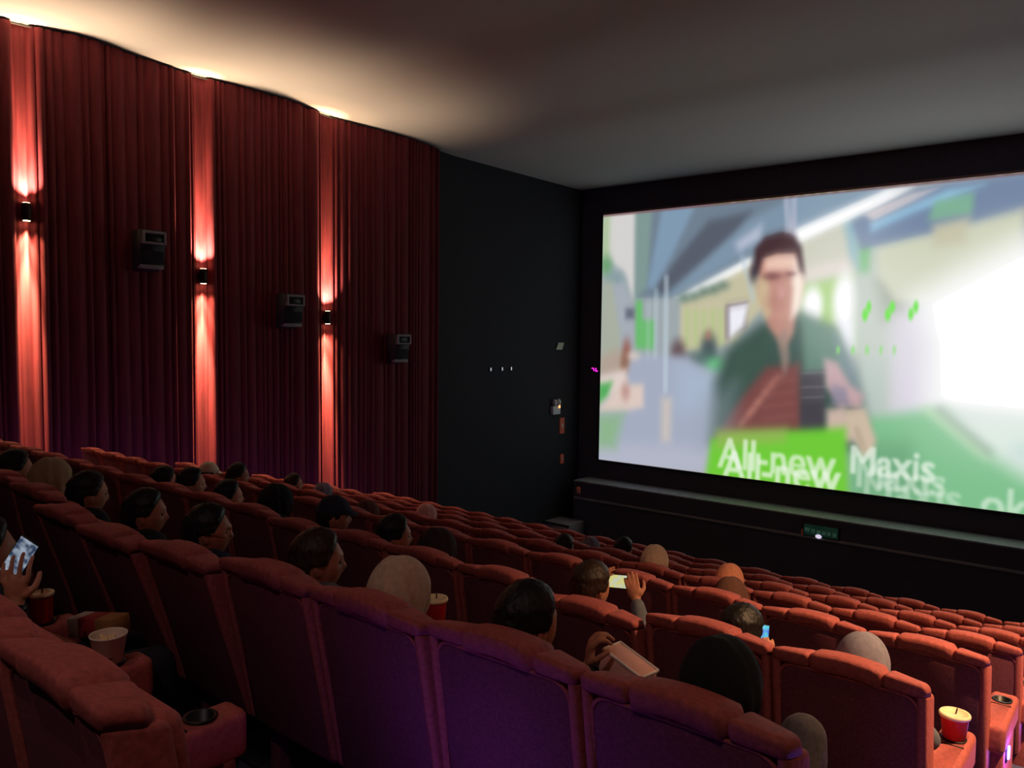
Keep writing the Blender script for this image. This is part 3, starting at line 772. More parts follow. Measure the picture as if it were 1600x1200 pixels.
def add_arm(t, x, end=False):
    a = obj('armrest', ME['arm_end' if end else 'arm'], t, (x, 0, 0))
    obj('cup_holder', ME['well'], a); obj('seam', ME['seam'], a)
    obj('end_panel' if end else 'arm_support', ME['sup_end' if end else 'sup'], t, (x, 0, 0))
def make_seat():
    t = thing('theatre_chair', 'x', 'chair')
    obj('backrest_shell', ME['shell'], t)
    p = obj('back_panel', ME['panel'], t); obj('piping', ME['piping'], p)
    for k in ('bl', 'br'): obj('side_bolster', ME[k], t)
    for k in ('wl', 'wr'): obj('shoulder_pad', ME[k], t)
    for nm, k in (('headrest', 'head'), ('back_cushion', 'cb'), ('seat_cushion', 'cu'), ('seat_base', 'base')): obj(nm, ME[k], t)
    return t
PROTO = make_seat()
first = [True]
ORD = ['', 'first', 'second', 'third', 'fourth', 'fifth', 'sixth', 'seventh', 'eighth', 'ninth', 'tenth', 'eleventh', 'twelfth', 'thirteenth', 'fourteenth', 'fifteenth', 'sixteenth', 'seventeenth', 'eighteenth']
ROWTXT = {'A': 'nearest full row', 'B': 'second full row', 'C': 'third full row', 'D': 'fourth full row',
          'E': 'fifth full row', 'F': 'row just behind the front row', 'G': 'front row nearest the screen'}
def seat_at(x, row, label, group, right_end=False, left_end=False, led=True):
    if first[0]: t = PROTO; first[0] = False
    else:
        t = PROTO.copy(); COL.objects.link(t)
        for ch in PROTO_CH:
            c = ch.copy(); COL.objects.link(c); c.parent = t
            for g in ch.children:
                e = g.copy(); COL.objects.link(e); e.parent = c
    t.location = (x - .015, D[row], FZ[row]); t['label'] = label; t['group'] = group
    return t
PROTO_CH = list(PROTO.children)
SEATS = {}
def led_on(t, s, pw, front=False):
    at, out = ((s * (U / 2 + .060), .31, .50), (s * (U / 2 + .10), .31, .50)) if not front else ((U / 2, .604, .40), (U / 2, .66, .40))
    h = obj('light_plate', ME['ledh'], t, at); h.rotation_euler = (0, 0, math.pi / 2 if front else (0 if s > 0 else math.pi)); obj('aisle_light', ME['led'], h, (.004, 0, 0))
    l = bpy.data.lights.new('aisle_light_glow', 'POINT'); l.energy = pw; l.color = (.25, .12, 1.0); l.shadow_soft_size = .06
    lo = bpy.data.objects.new('aisle_light_glow', l); COL.objects.link(lo); lo.parent = t; lo.location = out
def finish_seat(t, row, right_end, left_end, led):
    add_arm(t, -U / 2, left_end)
    if left_end: led_on(t, -1, LED_LEFT)
    if right_end:
        add_arm(t, U / 2, True)
        if led:
            led_on(t, 1, LED_NEAR_FILL if row == '0' else LED_POWER, row == '0')  # the short row's light is added to tint the seats ahead violet
pend = []
NLEFT = {'A': 12, 'B': 18, 'C': 18, 'D': 18, 'E': 18, 'F': 18, 'G': 18}
for row in ROWS[1:]:
    for k in range(1, NLEFT[row] + 1):
        lab = 'red high-backed seat, %s from the aisle in the %s' % (ORD[k], ROWTXT[row])
        t = seat_at(-(k + .5) * U, row, lab, 'seats in the ' + ROWTXT[row]); SEATS[row, k] = t
        pend.append((t, row, k == 1, k == 18, True))
Z0X = 2.62
NEAR = ['red seat with broad rounded back at the bottom left corner', 'red seat behind the popcorn tub, second from the bottom left corner',
        'red seat at the left edge holding the person with raised phone', 'red seat beyond the left edge past the phone holder']
for k in range(4):
    t = seat_at(-(Z0X + .5 + k) * U, '0', NEAR[k], 'seats in the short row at lower left'); SEATS['0', k + 1] = t
    pend.append((t, '0', k == 0, False, True))
for a in pend: finish_seat(*a)
HINGE = Matrix.Translation((0, .25, .42))
for key, deg in ((('A', 7), 9), (('A', 6), 11), (('A', 8), 2), (('B', 7), 3), (('A', 3), 2), (('A', 5), 8), (('A', 4), 3), (('B', 3), 6)):     # a few backs are tilted further
    for c in SEATS[key].children:
        if c.name.split('.')[0] in ('backrest_shell', 'back_panel', 'side_bolster', 'shoulder_pad', 'headrest', 'back_cushion'):
            c.matrix_local = HINGE @ Matrix.Rotation(math.radians(deg), 4, 'X') @ HINGE.inverted()

# ---------------------------------------------------------------- people
M_skin = mat('brown skin', srgb(186, 124, 98), .55, .08, 40)
M_skin2 = mat('light brown skin', srgb(205, 148, 122), .55, .08, 40)
M_hair = mat('black hair', srgb(24, 20, 20), .5, .4, 60, .4, stretch=(1, 1, .2))
M_hairb = mat('dark brown hair', srgb(48, 32, 24), .5, .4, 60, .4, stretch=(1, 1, .2))
M_eye = mat('dark eye', srgb(20, 14, 12), .2, 0, 5)
M_jeans = mat('dark trousers', srgb(34, 36, 48), .9, .2, 60, .1)
M_greytr = mat('grey trousers', srgb(92, 86, 92), .9, .2, 60, .1)
M_shoe = mat('dark shoe', srgb(40, 38, 40), .6, .1, 30)
def cloth(name, c): return mat(name, srgb(*c), .9, .12, 50, .1, .15)
SHIRTS = {k: cloth(k + ' shirt cloth', c) for k, c in dict(black=(30, 30, 34), grey=(96, 98, 108), navy=(34, 40, 62), maroon=(96, 40, 44), beige=(170, 150, 130), white=(190, 186, 182)).items()}
SCARF = {k: cloth(k + ' scarf cloth', c) for k, c in dict(beige=(214, 188, 164), tan=(176, 150, 116), black=(26, 30, 30), grey=(128, 124, 140), peach=(226, 150, 120), brown=(94, 62, 52), rose=(222, 170, 160), darkbrown=(44, 30, 34)).items()}

HEAD_C = Vector((0, .300, 1.026)); HS = 1.15
def head_shape(n, grow=0.0):
    x, y, z = n
    X, Y, Z = .075 * x, .094 * y, .116 * z
    if z < 0:
        k = -z
        X *= 1 - .30 * k ** 1.6
        if y < 0: Y *= 1 - .45 * k ** 1.4
        else: Y *= 1 - .10 * k
    if y < 0 and z > -.3: Y *= 1.06
    if y > 0:
        g = lambda a, s: math.exp(-(a / s) ** 2)
        Y += .024 * g(x, .15) * g(z + .20, .17) * y
        Y -= .010 * g(abs(x) - .42, .19) * g(z - .02, .13)
        Y += .006 * g(x, .55) * g(z - .24, .10)
        Y += .007 * g(x, .28) * g(z + .55, .09)
        Y += .012 * g(x, .30) * g(z + .86, .16)
    v = Vector((X, Y, Z))
    return v * HS + v.normalized() * grow
def head_rot(hyaw, hpit): return Matrix.Rotation(math.radians(hyaw), 3, 'Z') @ Matrix.Rotation(math.radians(hpit), 3, 'X')
def add_head(bm, R, off, sub=4):
    t = bmesh.new(); bmesh.ops.create_icosphere(t, subdivisions=sub, radius=1)
    for v in t.verts: v.co = R @ head_shape(v.co.normalized()) + HEAD_C + off
    for s in (-1, 1):
        for c, r, sc in (((s * .073, -.006, -.008), .032, (.34, .62, 1.0)), ((s * .080, -.012, .004), .026, (.3, .7, .95))):
            ball(t, R @ (Vector(c) * HS) + HEAD_C + off, r, 2, sc, R)
    merge(bm, t)
def hair_mesh(name, R, off, thick, m, long_back=0.0):
    """closed hair shell: proud of the scalp, sunk under the skin over the face"""
    t = bmesh.new(); bmesh.ops.create_icosphere(t, subdivisions=5, radius=1)
    r = random.Random(3)
    for v in t.verts:
        n = v.co.normalized()
        line_ = n.y * .95 - n.z * .72 - .18                 # >0 on the face
        if abs(n.x) > .55 and n.z < .05 and n.y > -.35: line_ = max(line_, .35)   # clear of the ears
        if n.z < -.42: line_ = max(line_, (-.42 - n.z) * 3)
        k = min(1, max(0, .5 - line_ * 2.2)); k = k * k * (3 - 2 * k)
        g = -.014 + (.014 + thick + r.uniform(-.003, .003) + (.006 if n.z > .4 else 0)) * k
        v.co = R @ head_shape(n, g) + HEAD_C + off
    return bm_mesh(name, t, m)
def scarf_mesh(name, R, off, m):
    t = bmesh.new()
    s = bmesh.new(); bmesh.ops.create_icosphere(s, subdivisions=4, radius=1)
    for v in s.verts:
        n = v.co.normalized()
        v.co = R @ head_shape(n, .020 + (.012 if n.y < -.2 else 0)) + HEAD_C + off
    merge(t, s)
    c = HEAD_C + off
    ball(t, c + Vector((0, -.012, -.085)), .088, 3, (.95, 1, .9))
    ball(t, c + Vector((0, -.015, -.15)), .10, 3, (1.15, .95, .8))
    ball(t, c + Vector((0, -.01, -.215)), .115, 3, (1.55, .98, .62))
    ball(t, c + Vector((0, .045, -.23)), .10, 3, (1.25, .8, .8))
    me0 = bpy.data.meshes.new('x'); t.to_mesh(me0); bpy.data.meshes.remove(me0)
    return remeshed(name, t, .010, m, 4), R, c
def open_face(me, R, c):
    """press the scarf back inside the face so that an oval of face shows"""
    Ri = R.inverted()
    for v in me.vertices:                                    # soft folds down the back and sides
        q = Ri @ (v.co - c)
        a = math.atan2(q.x, -q.y)
        if q.z < .06: v.co += v.normal * .0045 * math.sin(11 * a + 22 * q.z) * min(1, (.06 - q.z) / .10)
    for v in me.vertices:
        q = Ri @ (v.co - c)
        e = (q.x / .060) ** 2 + ((q.z + .012) / .088) ** 2
        if q.y > .02 and e < 1: v.co -= R @ Vector((0, .045 * min(1, (1 - e) * 3.0), 0))
    me.update(); return me

def hand(bm, wrist, d, nrm, side, curl, spread=1.0, thumb_out=.9):
    """palm, four unequal fingers in three joints, and a thumb from the side of the palm"""
    d = Vector(d).normalized(); nrm = Vector(nrm); nrm = (nrm - d * nrm.dot(d)).normalized()
    lat = d.cross(nrm).normalized() * side
    w = Vector(wrist)
    Rm = Matrix((lat, d, nrm)).transposed()
    ball(bm, w + d * .050, 1, 2, (.040, .052, .016), Rm)
    ball(bm, w + d * .012, 1, 2, (.028, .030, .018), Rm)
    for i, (o, L) in enumerate(((-.031, .030), (-.010, .034), (.011, .031), (.031, .024))):
        p = w + d * (.090 - abs(o) * .25) + lat * o * spread; a = 0.0; pts = [(w + d * .06 + lat * o * .8, .0100), (p, .0092)]
        for k, f in enumerate((1.15, .80, .62)):
            a += curl * (.75, 1.0, .7)[k]
            p = p + (d * math.cos(a) + nrm * math.sin(a)) * L * f + lat * o * .10 * (spread - .6)
            pts.append((p, .0088 - .0009 * k))
        chain(bm, pts, 8)
    b = w + d * .030 - lat * .030
    t1 = b + (d * .55 - lat * thumb_out * .7 + nrm * .35).normalized() * .034
    t2 = t1 + (d * .85 - lat * thumb_out * .25 + nrm * .45 * (1 + curl)).normalized() * .030
    t3 = t2 + (d * .8 + nrm * .5 * (1 + curl)).normalized() * .022
    chain(bm, [(b, .0135), (t1, .0112), (t2, .0100), (t3, .0088)], 8)

def figure(key, L_el=(-.205, .34, .755), L_wr=(-.12, .56, .635), R_el=(.205, .34, .755), R_wr=(.12, .56, .635), Lh=None, Rh=None,
           hyaw=-20, hpit=0, lean_x=0.0, voxel=.009, R_knee=None, R_ank=None, shirt_long=True, skin=M_skin):
    off = Vector((lean_x, 0, 0))
    R = head_rot(hyaw, hpit)
    sh = [Vector((s * .165, .275, .895)) + off * .8 for s in (-1, 1)]
    el = [Vector(L_el), Vector(R_el)]; wr = [Vector(L_wr), Vector(R_wr)]
    kn = [Vector((-.115, .79, .56)), Vector(R_knee or (.115, .79, .56))]
    an = [Vector((-.12, .84, .13)), Vector(R_ank or (.12, .84, .13))]
    def torso(bm, g):
        ball(bm, (0, .36, .575), 1, 3, (.155 + g, .115 + g, .105 + g))
        ball(bm, Vector((0, .325, .70)) + off * .3, 1, 3, (.140 + g, .100 + g, .13 + g))
        ball(bm, Vector((0, .295, .82)) + off * .7, 1, 3, (.165 + g, .105 + g, .125 + g))
        for s_ in sh: ball(bm, s_, .055 + g, 2)
        cyl(bm, sh[0], sh[1], .052 + g, .052 + g, 12)
    def arms(bm, g, fore=True):
        for s_, e_, w_ in zip(sh, el, wr):
            chain(bm, [(s_, .052 + g), (s_.lerp(e_, .5), .047 + g), (e_, .040 + g)])
            if fore: chain(bm, [(e_, .040 + g), (e_.lerp(w_, .35), .039 + g), (e_.lerp(w_, .88), .027 + g)])
    def legs(bm, g, full=True):
        for s_, k_, a_ in zip((-1, 1), kn, an):
            hp = Vector((s_ * .085, .38, .555))
            chain(bm, [(hp, .088 + g), (hp.lerp(k_, .5), .075 + g), (k_, .058 + g)])
            chain(bm, [(k_, .058 + g), (k_.lerp(a_, .35), .056 + g), (k_.lerp(a_, .92), .038 + g)])
    bm = bmesh.new()
    torso(bm, 0); arms(bm, 0); legs(bm, 0)
    for e_, w_ in zip(el, wr): chain(bm, [(e_, .038), (w_, .024)])
    for k_, a_ in zip(kn, an):
        chain(bm, [(k_, .055), (a_, .036), (a_ + Vector((0, .02, -.06)), .036), (a_ + Vector((0, .12, -.085)), .030)])
    nb = Vector((0, .272, .90)) + off * .8
    chain(bm, [(nb, .060), (HEAD_C + off + Vector((0, -.012, -.07)), .052)])
    add_head(bm, R, off)
    for i, hd in enumerate((Lh, Rh)):
        s_ = -1 if i == 0 else 1
        d_ = (wr[i] - el[i]).normalized()
        hd = hd or dict(d=(d_ + Vector((0, .3, -.25))), n=(0, .2, -1), curl=.35)
        hand(bm, wr[i], hd.get('d', d_), hd['n'], s_ * hd.get('flip', 1), hd['curl'], hd.get('spread', 1.0), hd.get('thumb', .9))
    out = dict(body=remeshed('body_' + key, bm, voxel, skin, 1), R=R, off=off)
    bm = bmesh.new(); torso(bm, .017); arms(bm, .010, shirt_long)
    out['shirt'] = remeshed('shirt_' + key, bm, .012, SHIRTS['black'], 3)
    bm = bmesh.new(); ball(bm, (0, .36, .55), 1, 3, (.168, .130, .105)); legs(bm, .011)
    out['trousers'] = remeshed('trousers_' + key, bm, .013, M_jeans, 3)
    shoes = []
    for a_ in an:
        bm = bmesh.new(); b = a_ + Vector((0, .0, -.085))
        ball(bm, b + Vector((0, .0, .02)), 1, 2, (.046, .060, .055)); ball(bm, b + Vector((0, .10, 0)), 1, 2, (.048, .095, .040))
        for v in bm.verts: v.co.z = max(v.co.z, a_.z - .126)
        shoes.append(remeshed('shoe_' + key, bm, .012, M_shoe, 1))
    out['shoes'] = shoes
    eyes = []
    for s_ in (-1, 1):
        bm = bmesh.new(); ball(bm, R @ (Vector((s_ * .031, .0755, .004)) * HS) + HEAD_C + off, .0085, 2); eyes.append(bm_mesh('eye_' + key, bm, M_eye))
    out['eyes'] = eyes
    return out

mat_cache = {}
def recol(me, m):
    k = (me.name, m.name)
    if k not in mat_cache:
        c = me.copy(); c.materials.clear(); c.materials.append(m); mat_cache[k] = c
    return mat_cache[k]
wear_cache = {}
def headwear(fig, key, kind, colour):
    k = (key, kind, colour)
    if k in wear_cache: return wear_cache[k]
    R, off = fig['R'], fig['off']
    if kind == 'hair':
        r = [('hair', hair_mesh('hair', R, off, .017, M_hairb if colour == 'brown' else M_hair))]
    elif kind == 'scarf':
        base = wear_cache.get((key, 'scarf'))
        if base is None:
            me, RR, c = scarf_mesh('headscarf', R, off, SCARF['beige']); base = open_face(me, RR, c); wear_cache[key, 'scarf'] = base
        r = [('headscarf', recol(base, SCARF[colour]))]
    else:                                                 # cap over hair
        m = cloth(colour + ' cap cloth', dict(navy=(44, 46, 66), white=(214, 200, 176))[colour])
        t = bmesh.new(); bmesh.ops.create_icosphere(t, subdivisions=4, radius=1)
        for v in t.verts:
            n = v.co.normalized(); g = .020 if n.z > .16 else -.012
            v.co = R @ (head_shape(n, g) + Vector((0, 0, .006))) + HEAD_C + off
        crown = bm_mesh('cap_crown', t, m)
        t = bmesh.new(); rows = []
        for i in range(9):
            a = math.radians(-62 + 124 * i / 8)
            x0, y0 = .072 * math.sin(a), .088 * math.cos(a)
            rows.append([Vector((x0, y0, .040)), Vector((x0 * 1.06, y0 + .045, .036)), Vector((x0 * .98, y0 + .082 * math.cos(a * .7), .022))])
        for dz in (0, -.006):
            vs = [[t.verts.new(R @ (p + Vector((0, 0, dz))) + HEAD_C + off) for p in rr] for rr in rows]
            for A, B in zip(vs, vs[1:]):
                for j in range(2): t.faces.new((A[j], A[j + 1], B[j + 1], B[j]))
        brim = bm_mesh('cap_brim', t, m)
        r = [('cap', crown), ('cap_brim', brim), ('hair', hair_mesh('hair', R, off, .010, M_hair))]
    wear_cache[k] = r
    return r
FIG = {}
FIG['turn'] = figure('turn', hyaw=-30)
FIG['side'] = figure('side', hyaw=-32, lean_x=.12)
FIG['ahead'] = figure('ahead', hyaw=-10, hpit=-3)
FIG['down'] = figure('down', hyaw=-18, hpit=-16)
FIG['film'] = figure('film', lean_x=-.20, hyaw=-12, hpit=-4, voxel=.006, L_el=(-.30, .44, .83), L_wr=(-.272, .505, .935), R_el=(.045, .44, .80), R_wr=(-.040, .505, .945),
                     Lh=dict(d=(.15, .1, 1), n=(.6, .7, 0), curl=.45), Rh=dict(d=(-.35, .05, .9), n=(-.5, .8, 0), curl=.5))
FIG['carton'] = figure('carton', lean_x=-.12, hyaw=-14, voxel=.006, R_el=(.13, .36, .77), R_wr=(.04, .43, .885), Rh=dict(d=(.10, .05, 1), n=(.75, .6, 0), curl=.85))
FIG['knee'] = figure('knee', hyaw=-6, hpit=-2, R_knee=(.140, .57, .83), R_ank=(.13, .66, .60), R_el=(.20, .32, .77), R_wr=(.09, .50, .74), Rh=dict(d=(-.6, .5, -.1), n=(0, -.1, -1), curl=.3))
FIG['text'] = figure('text', hyaw=-12, hpit=-12, voxel=.007, R_el=(.20, .36, .76), R_wr=(.075, .46, .83), Rh=dict(d=(-.15, .25, .9), n=(-.5, .8, 0), curl=.5))
FIG['elbow'] = figure('elbow', hyaw=-10, hpit=-8, R_el=(.268, .29, .800), R_wr=(.14, .50, .775), shirt_long=False, skin=M_skin2)
FIG['raise'] = figure('raise', hyaw=-8, lean_x=-.19, voxel=.0055, R_el=(.175, .28, .790), R_wr=(.130, .305, .920), shirt_long=False, skin=M_skin,
                      Rh=dict(d=(-.12, .02, 1), n=(-.75, .65, 0), curl=.30, spread=1.25))

def person(row, k, dx, top, fig, wear, colour, shirt, label, trousers=None, skin=None):
    f = FIG[fig]
    if row == '0': x = -(Z0X - .5 + k) * U
    else: x = -(k + .5) * U
    dx = max(-.14, min(.14, dx))
    if fig in ('film', 'carton'): dx = 0
    t = thing('person', label, 'person', (x + dx, D[row], FZ[row]), 0, 'seated cinema audience')
    s = max(.95, min(1.05, (top + .05) / 1.172)); t.scale = (s, s, s)
    b = obj('body', f['body'] if skin is None else recol(f['body'], skin), t)
    obj('shirt', recol(f['shirt'], SHIRTS[shirt]), t); obj('trousers', recol(f['trousers'], trousers or M_jeans), t)
    for m in f['shoes']: obj('shoe', m, t)
    for m in f['eyes']: obj('eye', m, b)
    for nm, m in headwear(f, fig, wear, colour): obj(nm, m, t)
    return t
P = person
P('A', 10, .05, 1.11, 'ahead', 'hair', 'black', 'black', 'person with black hair at the far left edge, nearest full row')
P('A', 9, .10, 1.12, 'ahead', 'scarf', 'tan', 'beige', 'person in a tan headscarf near the left edge, nearest full row')
P('A', 8, .06, 1.10, 'ahead', 'hair', 'black', 'black', 'person with black hair right of the tan headscarf')
P('A', 7, .08, 1.09, 'side', 'hair', 'black', 'black', 'person with thick black hair and face turned right, left of the glasses wearer')
gl = P('A', 6, .13, 1.10, 'side', 'hair', 'black', 'navy', 'person wearing glasses in the nearest full row, looking right')
P('A', 4, -.07, 1.12, 'turn', 'hair', 'brown', 'grey', 'person with brown hair left of the beige headscarf in the nearest row')
P('A', 3, -.14, 1.10, 'ahead', 'scarf', 'beige', 'white', 'person in a large pale beige headscarf, nearest full row, cup beside')
P('A', 2, -.13, 1.13, 'carton', 'hair', 'black', 'black', 'person with black hair holding a pale carton, nearest full row')
P('A', 1, -.02, 1.12, 'knee', 'scarf', 'black', 'black', 'person in a black headscarf with one knee raised, nearest full row', M_greytr)
P('B', 11, .0, 1.10, 'ahead', 'hair', 'black', 'black', 'person with black hair, leftmost in the second full row')
P('B', 10, -.14, 1.14, 'turn', 'hair', 'black', 'black', 'person facing right just below the white cap', None, M_skin2)
P('B', 9, -.14, 1.11, 'turn', 'hair', 'black', 'grey', 'person with short black hair below and right of the white cap', None, M_skin2)
P('B', 8, -.08, 1.16, 'ahead', 'scarf', 'black', 'black', 'person with dark headscarf two places left of the navy cap')
P('B', 7, .01, 1.16, 'turn', 'cap', 'navy', 'black', 'person wearing a navy baseball cap')
P('B', 6, .05, 1.13, 'turn', 'hair', 'black', 'maroon', 'person with black hair right of the navy cap, second full row')
P('B', 5, -.14, 1.11, 'ahead', 'scarf', 'darkbrown', 'maroon', 'person in a very dark brown headscarf, second full row')
P('B', 3, -.20, 1.12, 'film', 'hair', 'brown', 'grey', 'person in grey filming the screen with a phone held up')
P('B', 2, .04, 1.08, 'text', 'hair', 'black', 'black', 'person with dark hair bent over a glowing blue phone')
P('B', 1, -.02, 1.08, 'elbow', 'scarf', 'grey', 'grey', 'person in a grey headscarf at the aisle end of the second full row')
P('C', 14, .09, 1.11, 'ahead', 'cap', 'white', 'grey', 'person wearing a pale cap in front of the middle lit curtain')
P('C', 13, .10, 1.17, 'turn', 'hair', 'black', 'black', 'person with black hair right of the pale cap, against the curtain')
P('C', 9, -.05, 1.07, 'ahead', 'scarf', 'brown', 'maroon', 'person in a brown headscarf just right of the navy cap')
P('C', 3, -.02, 1.08, 'ahead', 'scarf', 'brown', 'black', 'person in a brown headscarf in front of the peach headscarf')
P('D', 14, -.14, 1.14, 'turn', 'hair', 'brown', 'beige', 'small far person with brown hair left of the lit curtain strip')
P('D', 13, -.09, 1.10, 'ahead', 'scarf', 'grey', 'grey', 'small far person in a grey headscarf below the lit curtain strip')
P('D', 10, -.02, 1.10, 'ahead', 'scarf', 'rose', 'beige', 'small far person in a pale rose headscarf below the curtain end')
P('D', 7, .08, 1.08, 'ahead', 'hair', 'black', 'black', 'small far person with black hair left of the sandy headscarf')
P('D', 5, -.13, 1.15, 'ahead', 'scarf', 'beige', 'beige', 'person in a sandy beige headscarf near the front, below the ledge')
P('D', 4, -.02, 1.12, 'ahead', 'scarf', 'peach', 'beige', 'person in a peach headscarf near the front rows')
P('E', 7, -.04, 1.13, 'ahead', 'hair', 'black', 'black', 'small far person with black hair in the fifth full row')
P('E', 8, .14, 1.05, 'ahead', 'scarf', 'grey', 'grey', 'tiny far person in a grey headscarf left of black hair in the fifth full row')
P('0', 3, 0, 1.12, 'raise', 'hair', 'black', 'black', 'person at the left edge raising a phone in one hand')

# glasses
R, off = FIG['side']['R'], FIG['side']['off']
M_gl = mat('shiny glasses frame', srgb(200, 120, 100), .25, .1, 10, metal=.5)
bm = bmesh.new()
for s_ in (-1, 1):
    pts = [R @ (Vector((s_ * .033 + .026 * math.cos(a), .096, .004 + .020 * math.sin(a))) * HS) + HEAD_C + off for a in np.linspace(0, 2 * math.pi, 17)]
    tube(bm, pts, .0028, 6)
    tube(bm, [R @ (Vector(p) * HS) + HEAD_C + off for p in ((s_ * .059, .094, .008), (s_ * .079, .05, .010), (s_ * .084, -.005, .012), (s_ * .080, -.022, -.004))], .003, 6)
tube(bm, [R @ (Vector(p) * HS) + HEAD_C + off for p in ((-.008, .100, .008), (.008, .100, .008))], .0028, 6)
obj('glasses', bm_mesh('glasses', bm, M_gl), gl)
# wrist watch on the raised arm is part of what the person wears
ph = [o for o in bpy.data.objects if o.get('label', '').startswith('person at the left edge')][0]
bm = bmesh.new()
e_, w_ = Vector((.175, .28, .790)), Vector((.130, .305, .920)); dd = (w_ - e_).normalized()
cyl(bm, w_ - dd * .030, w_ - dd * .004, .031, .030, 24)
wt = obj('watch_strap', bm_mesh('watch_strap', bm, M_hole), ph)
bm = bmesh.new(); c_ = w_ - dd * .017 + Vector((.02, -.022, 0)); ball(bm, c_, .018, 2, (1, .7, 1)); obj('watch_case', bm_mesh('watch_case', bm, mat('steel', srgb(150, 150, 155), .3, .1, 10, metal=.8)), wt)

# ---------------------------------------------------------------- things held or standing on armrests
M_cupred = mat('red paper cup', srgb(214, 34, 40), .5, .06, 20)
M_lid = mat('pale plastic lid', srgb(236, 214, 170), .45, .05, 20)
M_straw = mat('dark straw', srgb(70, 40, 40), .5, .1, 10)
def cup(x, y, z, label, h=.15, rb=.036, rt_=.050, grp='red lidded drink cups'):
    t = thing('drink_cup', label, 'cup', (x, y, z), 0, grp)
    bm = bmesh.new(); lathe(bm, [(rb - .003, 0), (rb, .002), (rt_ - .001, h - .012), (rt_, h - .010)], 32); obj('cup_body', bm_mesh('cup_body', bm, M_cupred), t)
    bm = bmesh.new(); lathe(bm, [(rt_ - .002, h - .014), (rt_ + .004, h - .014), (rt_ + .005, h - .006), (rt_ + .002, h), (rt_ - .006, h + .001), (rt_ - .008, h - .004), (.008, h - .003)], 32); l = obj('lid', bm_mesh('lid', bm, M_lid), t)
    bm = bmesh.new(); cyl(bm, (.004, 0, h - .004), (.008, 0, h + .022), .003, .003, 8); obj('straw', bm_mesh('straw', bm, M_straw), t)
    return t
WELL = ARM_Z - .078
cup(-.615, D['B'] + HOLD_Y, FZ['B'] + WELL, 'red cup with pale lid on the aisle armrest at lower right', .19, .034, .056)
cup(-4 * U + .012, D['A'] + .632, FZ['A'] + ARM_Z, 'red cup with pale lid beside the large beige headscarf', .19, .034, .050)
cup(-(Z0X + 3) * U - .015, D['0'] + HOLD_Y, FZ['0'] + WELL, 'red cup standing behind the wrist of the phone holder', .20, .034, .042)

M_tub = mat('cream card tub', srgb(226, 206, 190), .7, .06, 15)
M_tubp = mat('dark tub print', srgb(120, 60, 55), .7, .1, 15)
M_corn = mat('popcorn', srgb(235, 205, 160), .8, .2, 40, .3)
t = thing('popcorn_tub', 'cream popcorn tub standing on the armrest at lower left', 'tub', (-(Z0X + 2) * U - .015, D['0'] + .535, FZ['0'] + ARM_Z + .007)); t.scale = (.72, .72, .72)
n = 32; bm = bmesh.new(); rings = []
for r, z in ((.058, 0), (.060, .002), (.082, .130), (.086, .134), (.086, .140), (.080, .140), (.078, .132), (.056, .006)):
    rings.append([bm.verts.new((r * math.cos(2 * math.pi * i / n), r * math.sin(2 * math.pi * i / n), z)) for i in range(n)])
for A, B in zip(rings, rings[1:]):
    for i in range(n): bm.faces.new((A[i], A[(i + 1) % n], B[(i + 1) % n], B[i]))
bm.faces.new(rings[0][::-1]); bm.faces.new(rings[-1])
obj('tub', bm_mesh('tub', bm, M_tub), t)
bm = bmesh.new(); rings = []
for z in (.030, .042):
    r = .060 + .022 * (z - .002) / .128 + .0008
    rings.append([bm.verts.new((r * math.cos(a), r * math.sin(a), z)) for a in np.linspace(math.radians(-75), math.radians(-10), 14)])
for i in range(13): bm.faces.new((rings[0][i], rings[0][i + 1], rings[1][i + 1], rings[1][i]))
obj('printed_band', bm_mesh('printed_band', bm, M_tubp), t)
bm = bmesh.new(); r_ = random.Random(2)
for i in range(60):
    a = r_.uniform(0, 6.28); q = .066 * math.sqrt(r_.random()); ball(bm, (q * math.cos(a), q * math.sin(a), r_.uniform(.095, .112)), r_.uniform(.009, .013), 1)
o = obj('popcorn', bm_mesh('popcorn', bm, M_corn), t); o['kind'] = 'stuff'

def emis(name, c, s, noise=0.0):
    m = bpy.data.materials.new(name); m.use_nodes = True; nt = m.node_tree
    b = nt.nodes['Principled BSDF']; b.inputs['Base Color'].default_value = (.02, .02, .02, 1); b.inputs['Roughness'].default_value = .2
    tc = nt.nodes.new('ShaderNodeTexCoord'); nz = nt.nodes.new('ShaderNodeTexNoise'); nz.inputs['Scale'].default_value = 45; nz.inputs['Detail'].default_value = 1
    rp = nt.nodes.new('ShaderNodeValToRGB'); nt.links.new(tc.outputs['Object'], nz.inputs['Vector']); nt.links.new(nz.outputs[0], rp.inputs[0])
    e = rp.color_ramp.elements; e[0].position = .35; e[1].position = .65; e[0].color = c[0]; e[1].color = c[1]
    nt.links.new(rp.outputs[0], b.inputs['Emission Color']); b.inputs['Emission Strength'].default_value = s
    return m
M_case = mat('dark phone case', srgb(28, 28, 32), .4, .1, 20)
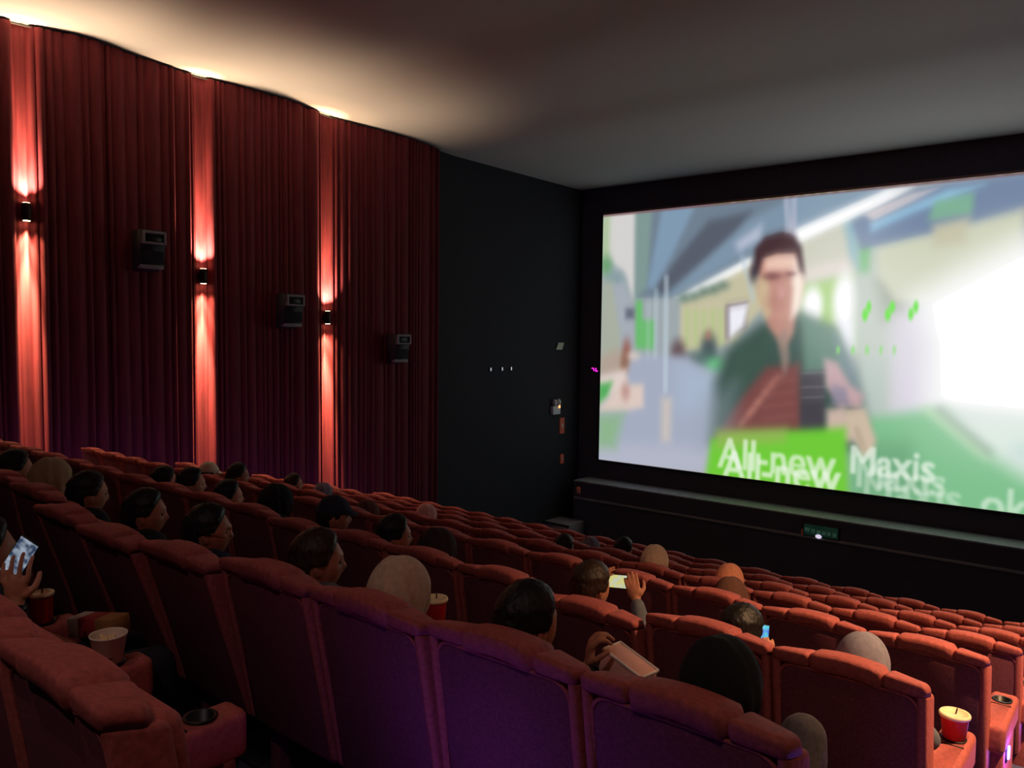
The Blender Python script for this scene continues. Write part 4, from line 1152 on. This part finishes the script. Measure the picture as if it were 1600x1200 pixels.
def phone(loc, ex, ez, label, screen_m, w=.150, h=.075, back=False):
    """w along ex, h along ez; the lit face looks along ex x ez"""
    ex = Vector(ex).normalized(); ez = Vector(ez); ez = (ez - ex * ez.dot(ex)).normalized(); ey = ez.cross(ex)
    t = thing('smartphone', label, 'phone', loc, 0, 'lit phones in the audience')
    t.rotation_euler = Matrix((ex, ey, ez)).transposed().to_euler()
    bm = bmesh.new(); rbox(bm, -w / 2, w / 2, -.0045, .0045, -h / 2, h / 2, .004, 3); obj('case', bm_mesh('case', bm, M_case), t)
    bm = bmesh.new(); rbox(bm, -w / 2 + .004, w / 2 - .004, -.0056, -.0042, -h / 2 + .003, h / 2 - .003, .0005, 1); obj('lit_display', bm_mesh('lit_display', bm, screen_m), t)
    bm = bmesh.new()
    for dz in (-.012, .012): cyl(bm, (-w / 2 + .018, .004, h / 2 - .02 + dz * .9), (-w / 2 + .018, .0062, h / 2 - .02 + dz * .9), .007, .007, 14)
    obj('camera_lens', bm_mesh('camera_lens', bm, M_hole), t)
    return t
M_ph1 = emis('phone preview picture', [srgb(210, 220, 200), srgb(230, 220, 120)], .8)
M_ph2 = emis('blue chat display', [srgb(90, 120, 235), srgb(90, 220, 230)], .9)
M_ph3 = emis('dim phone display', [srgb(60, 80, 110), srgb(190, 205, 225)], .55)
fx = -3.5 * U
phone((fx - .165, D['B'] + .535, FZ['B'] + 1.015), (1, .05, .12), (-.05, .15, 1), 'phone filming the screen, held up sideways in two hands', M_ph1)
phone((-2.5 * U + .055, D['B'] + .510, FZ['B'] + .915), (1, .2, 0), (0, .25, 1), 'small phone with bright blue display below the dark head', M_ph2, .068, .13)
phone((-(Z0X + 2.5) * U + .050, D['0'] + .345, FZ['0'] + 1.055), (.42, .35, .83), (-.64, -.53, .55), 'phone with pale display held up at the far left edge', M_ph3, .15, .075)
# carton held by the man in the nearest full row
M_carton = mat('pale pink card', srgb(222, 170, 160), .7, .05, 12)
M_rim = mat('white card rim', srgb(240, 228, 224), .6, .03, 12)
t = thing('snack_carton', 'pale pink open carton held up beside the raised hand', 'carton', (-2.5 * U + .145, D['A'] + .50, FZ['A'] + .86)); t.rotation_euler = (0, math.radians(16), math.radians(-8))
bm = bmesh.new(); rbox(bm, -.085, .085, -.045, .045, -.09, .075, .004, 1); obj('carton_body', bm_mesh('carton_body', bm, M_carton), t)
bm = bmesh.new()
for a in ((-.088, .088, -.048, -.042), (-.088, .088, .042, .048)): rbox(bm, a[0], a[1], a[2], a[3], .068, .080, .002, 1)
for a in ((-.088, -.082), (.082, .088)): rbox(bm, a[0], a[1], -.042, .042, .068, .080, .002, 1)
obj('rim', bm_mesh('rim', bm, M_rim), t)
# snack box lying on the lap at lower left
M_snr = mat('red snack box print', srgb(150, 40, 44), .7, .1, 14); M_sny = mat('ochre snack box print', srgb(150, 105, 60), .7, .1, 14); M_snw = mat('off-white snack box', srgb(180, 168, 160), .7, .1, 14)
t = thing('snack_box', 'red and white snack box lying on the dark lap at left', 'box', (-(Z0X + 2.5) * U - .06, D['0'] + .66, FZ['0'] + .695)); t.rotation_euler = (0, math.radians(-6), math.radians(20))
for nm, m, a, b in (('white_end', M_snw, -.13, -.075), ('red_band', M_snr, -.075, .01), ('ochre_band', M_sny, .01, .10)):
    bm = bmesh.new(); rbox(bm, a, b, -.045, .045, -.03, .045, .004, 1); obj(nm, bm_mesh(nm, bm, m), t)
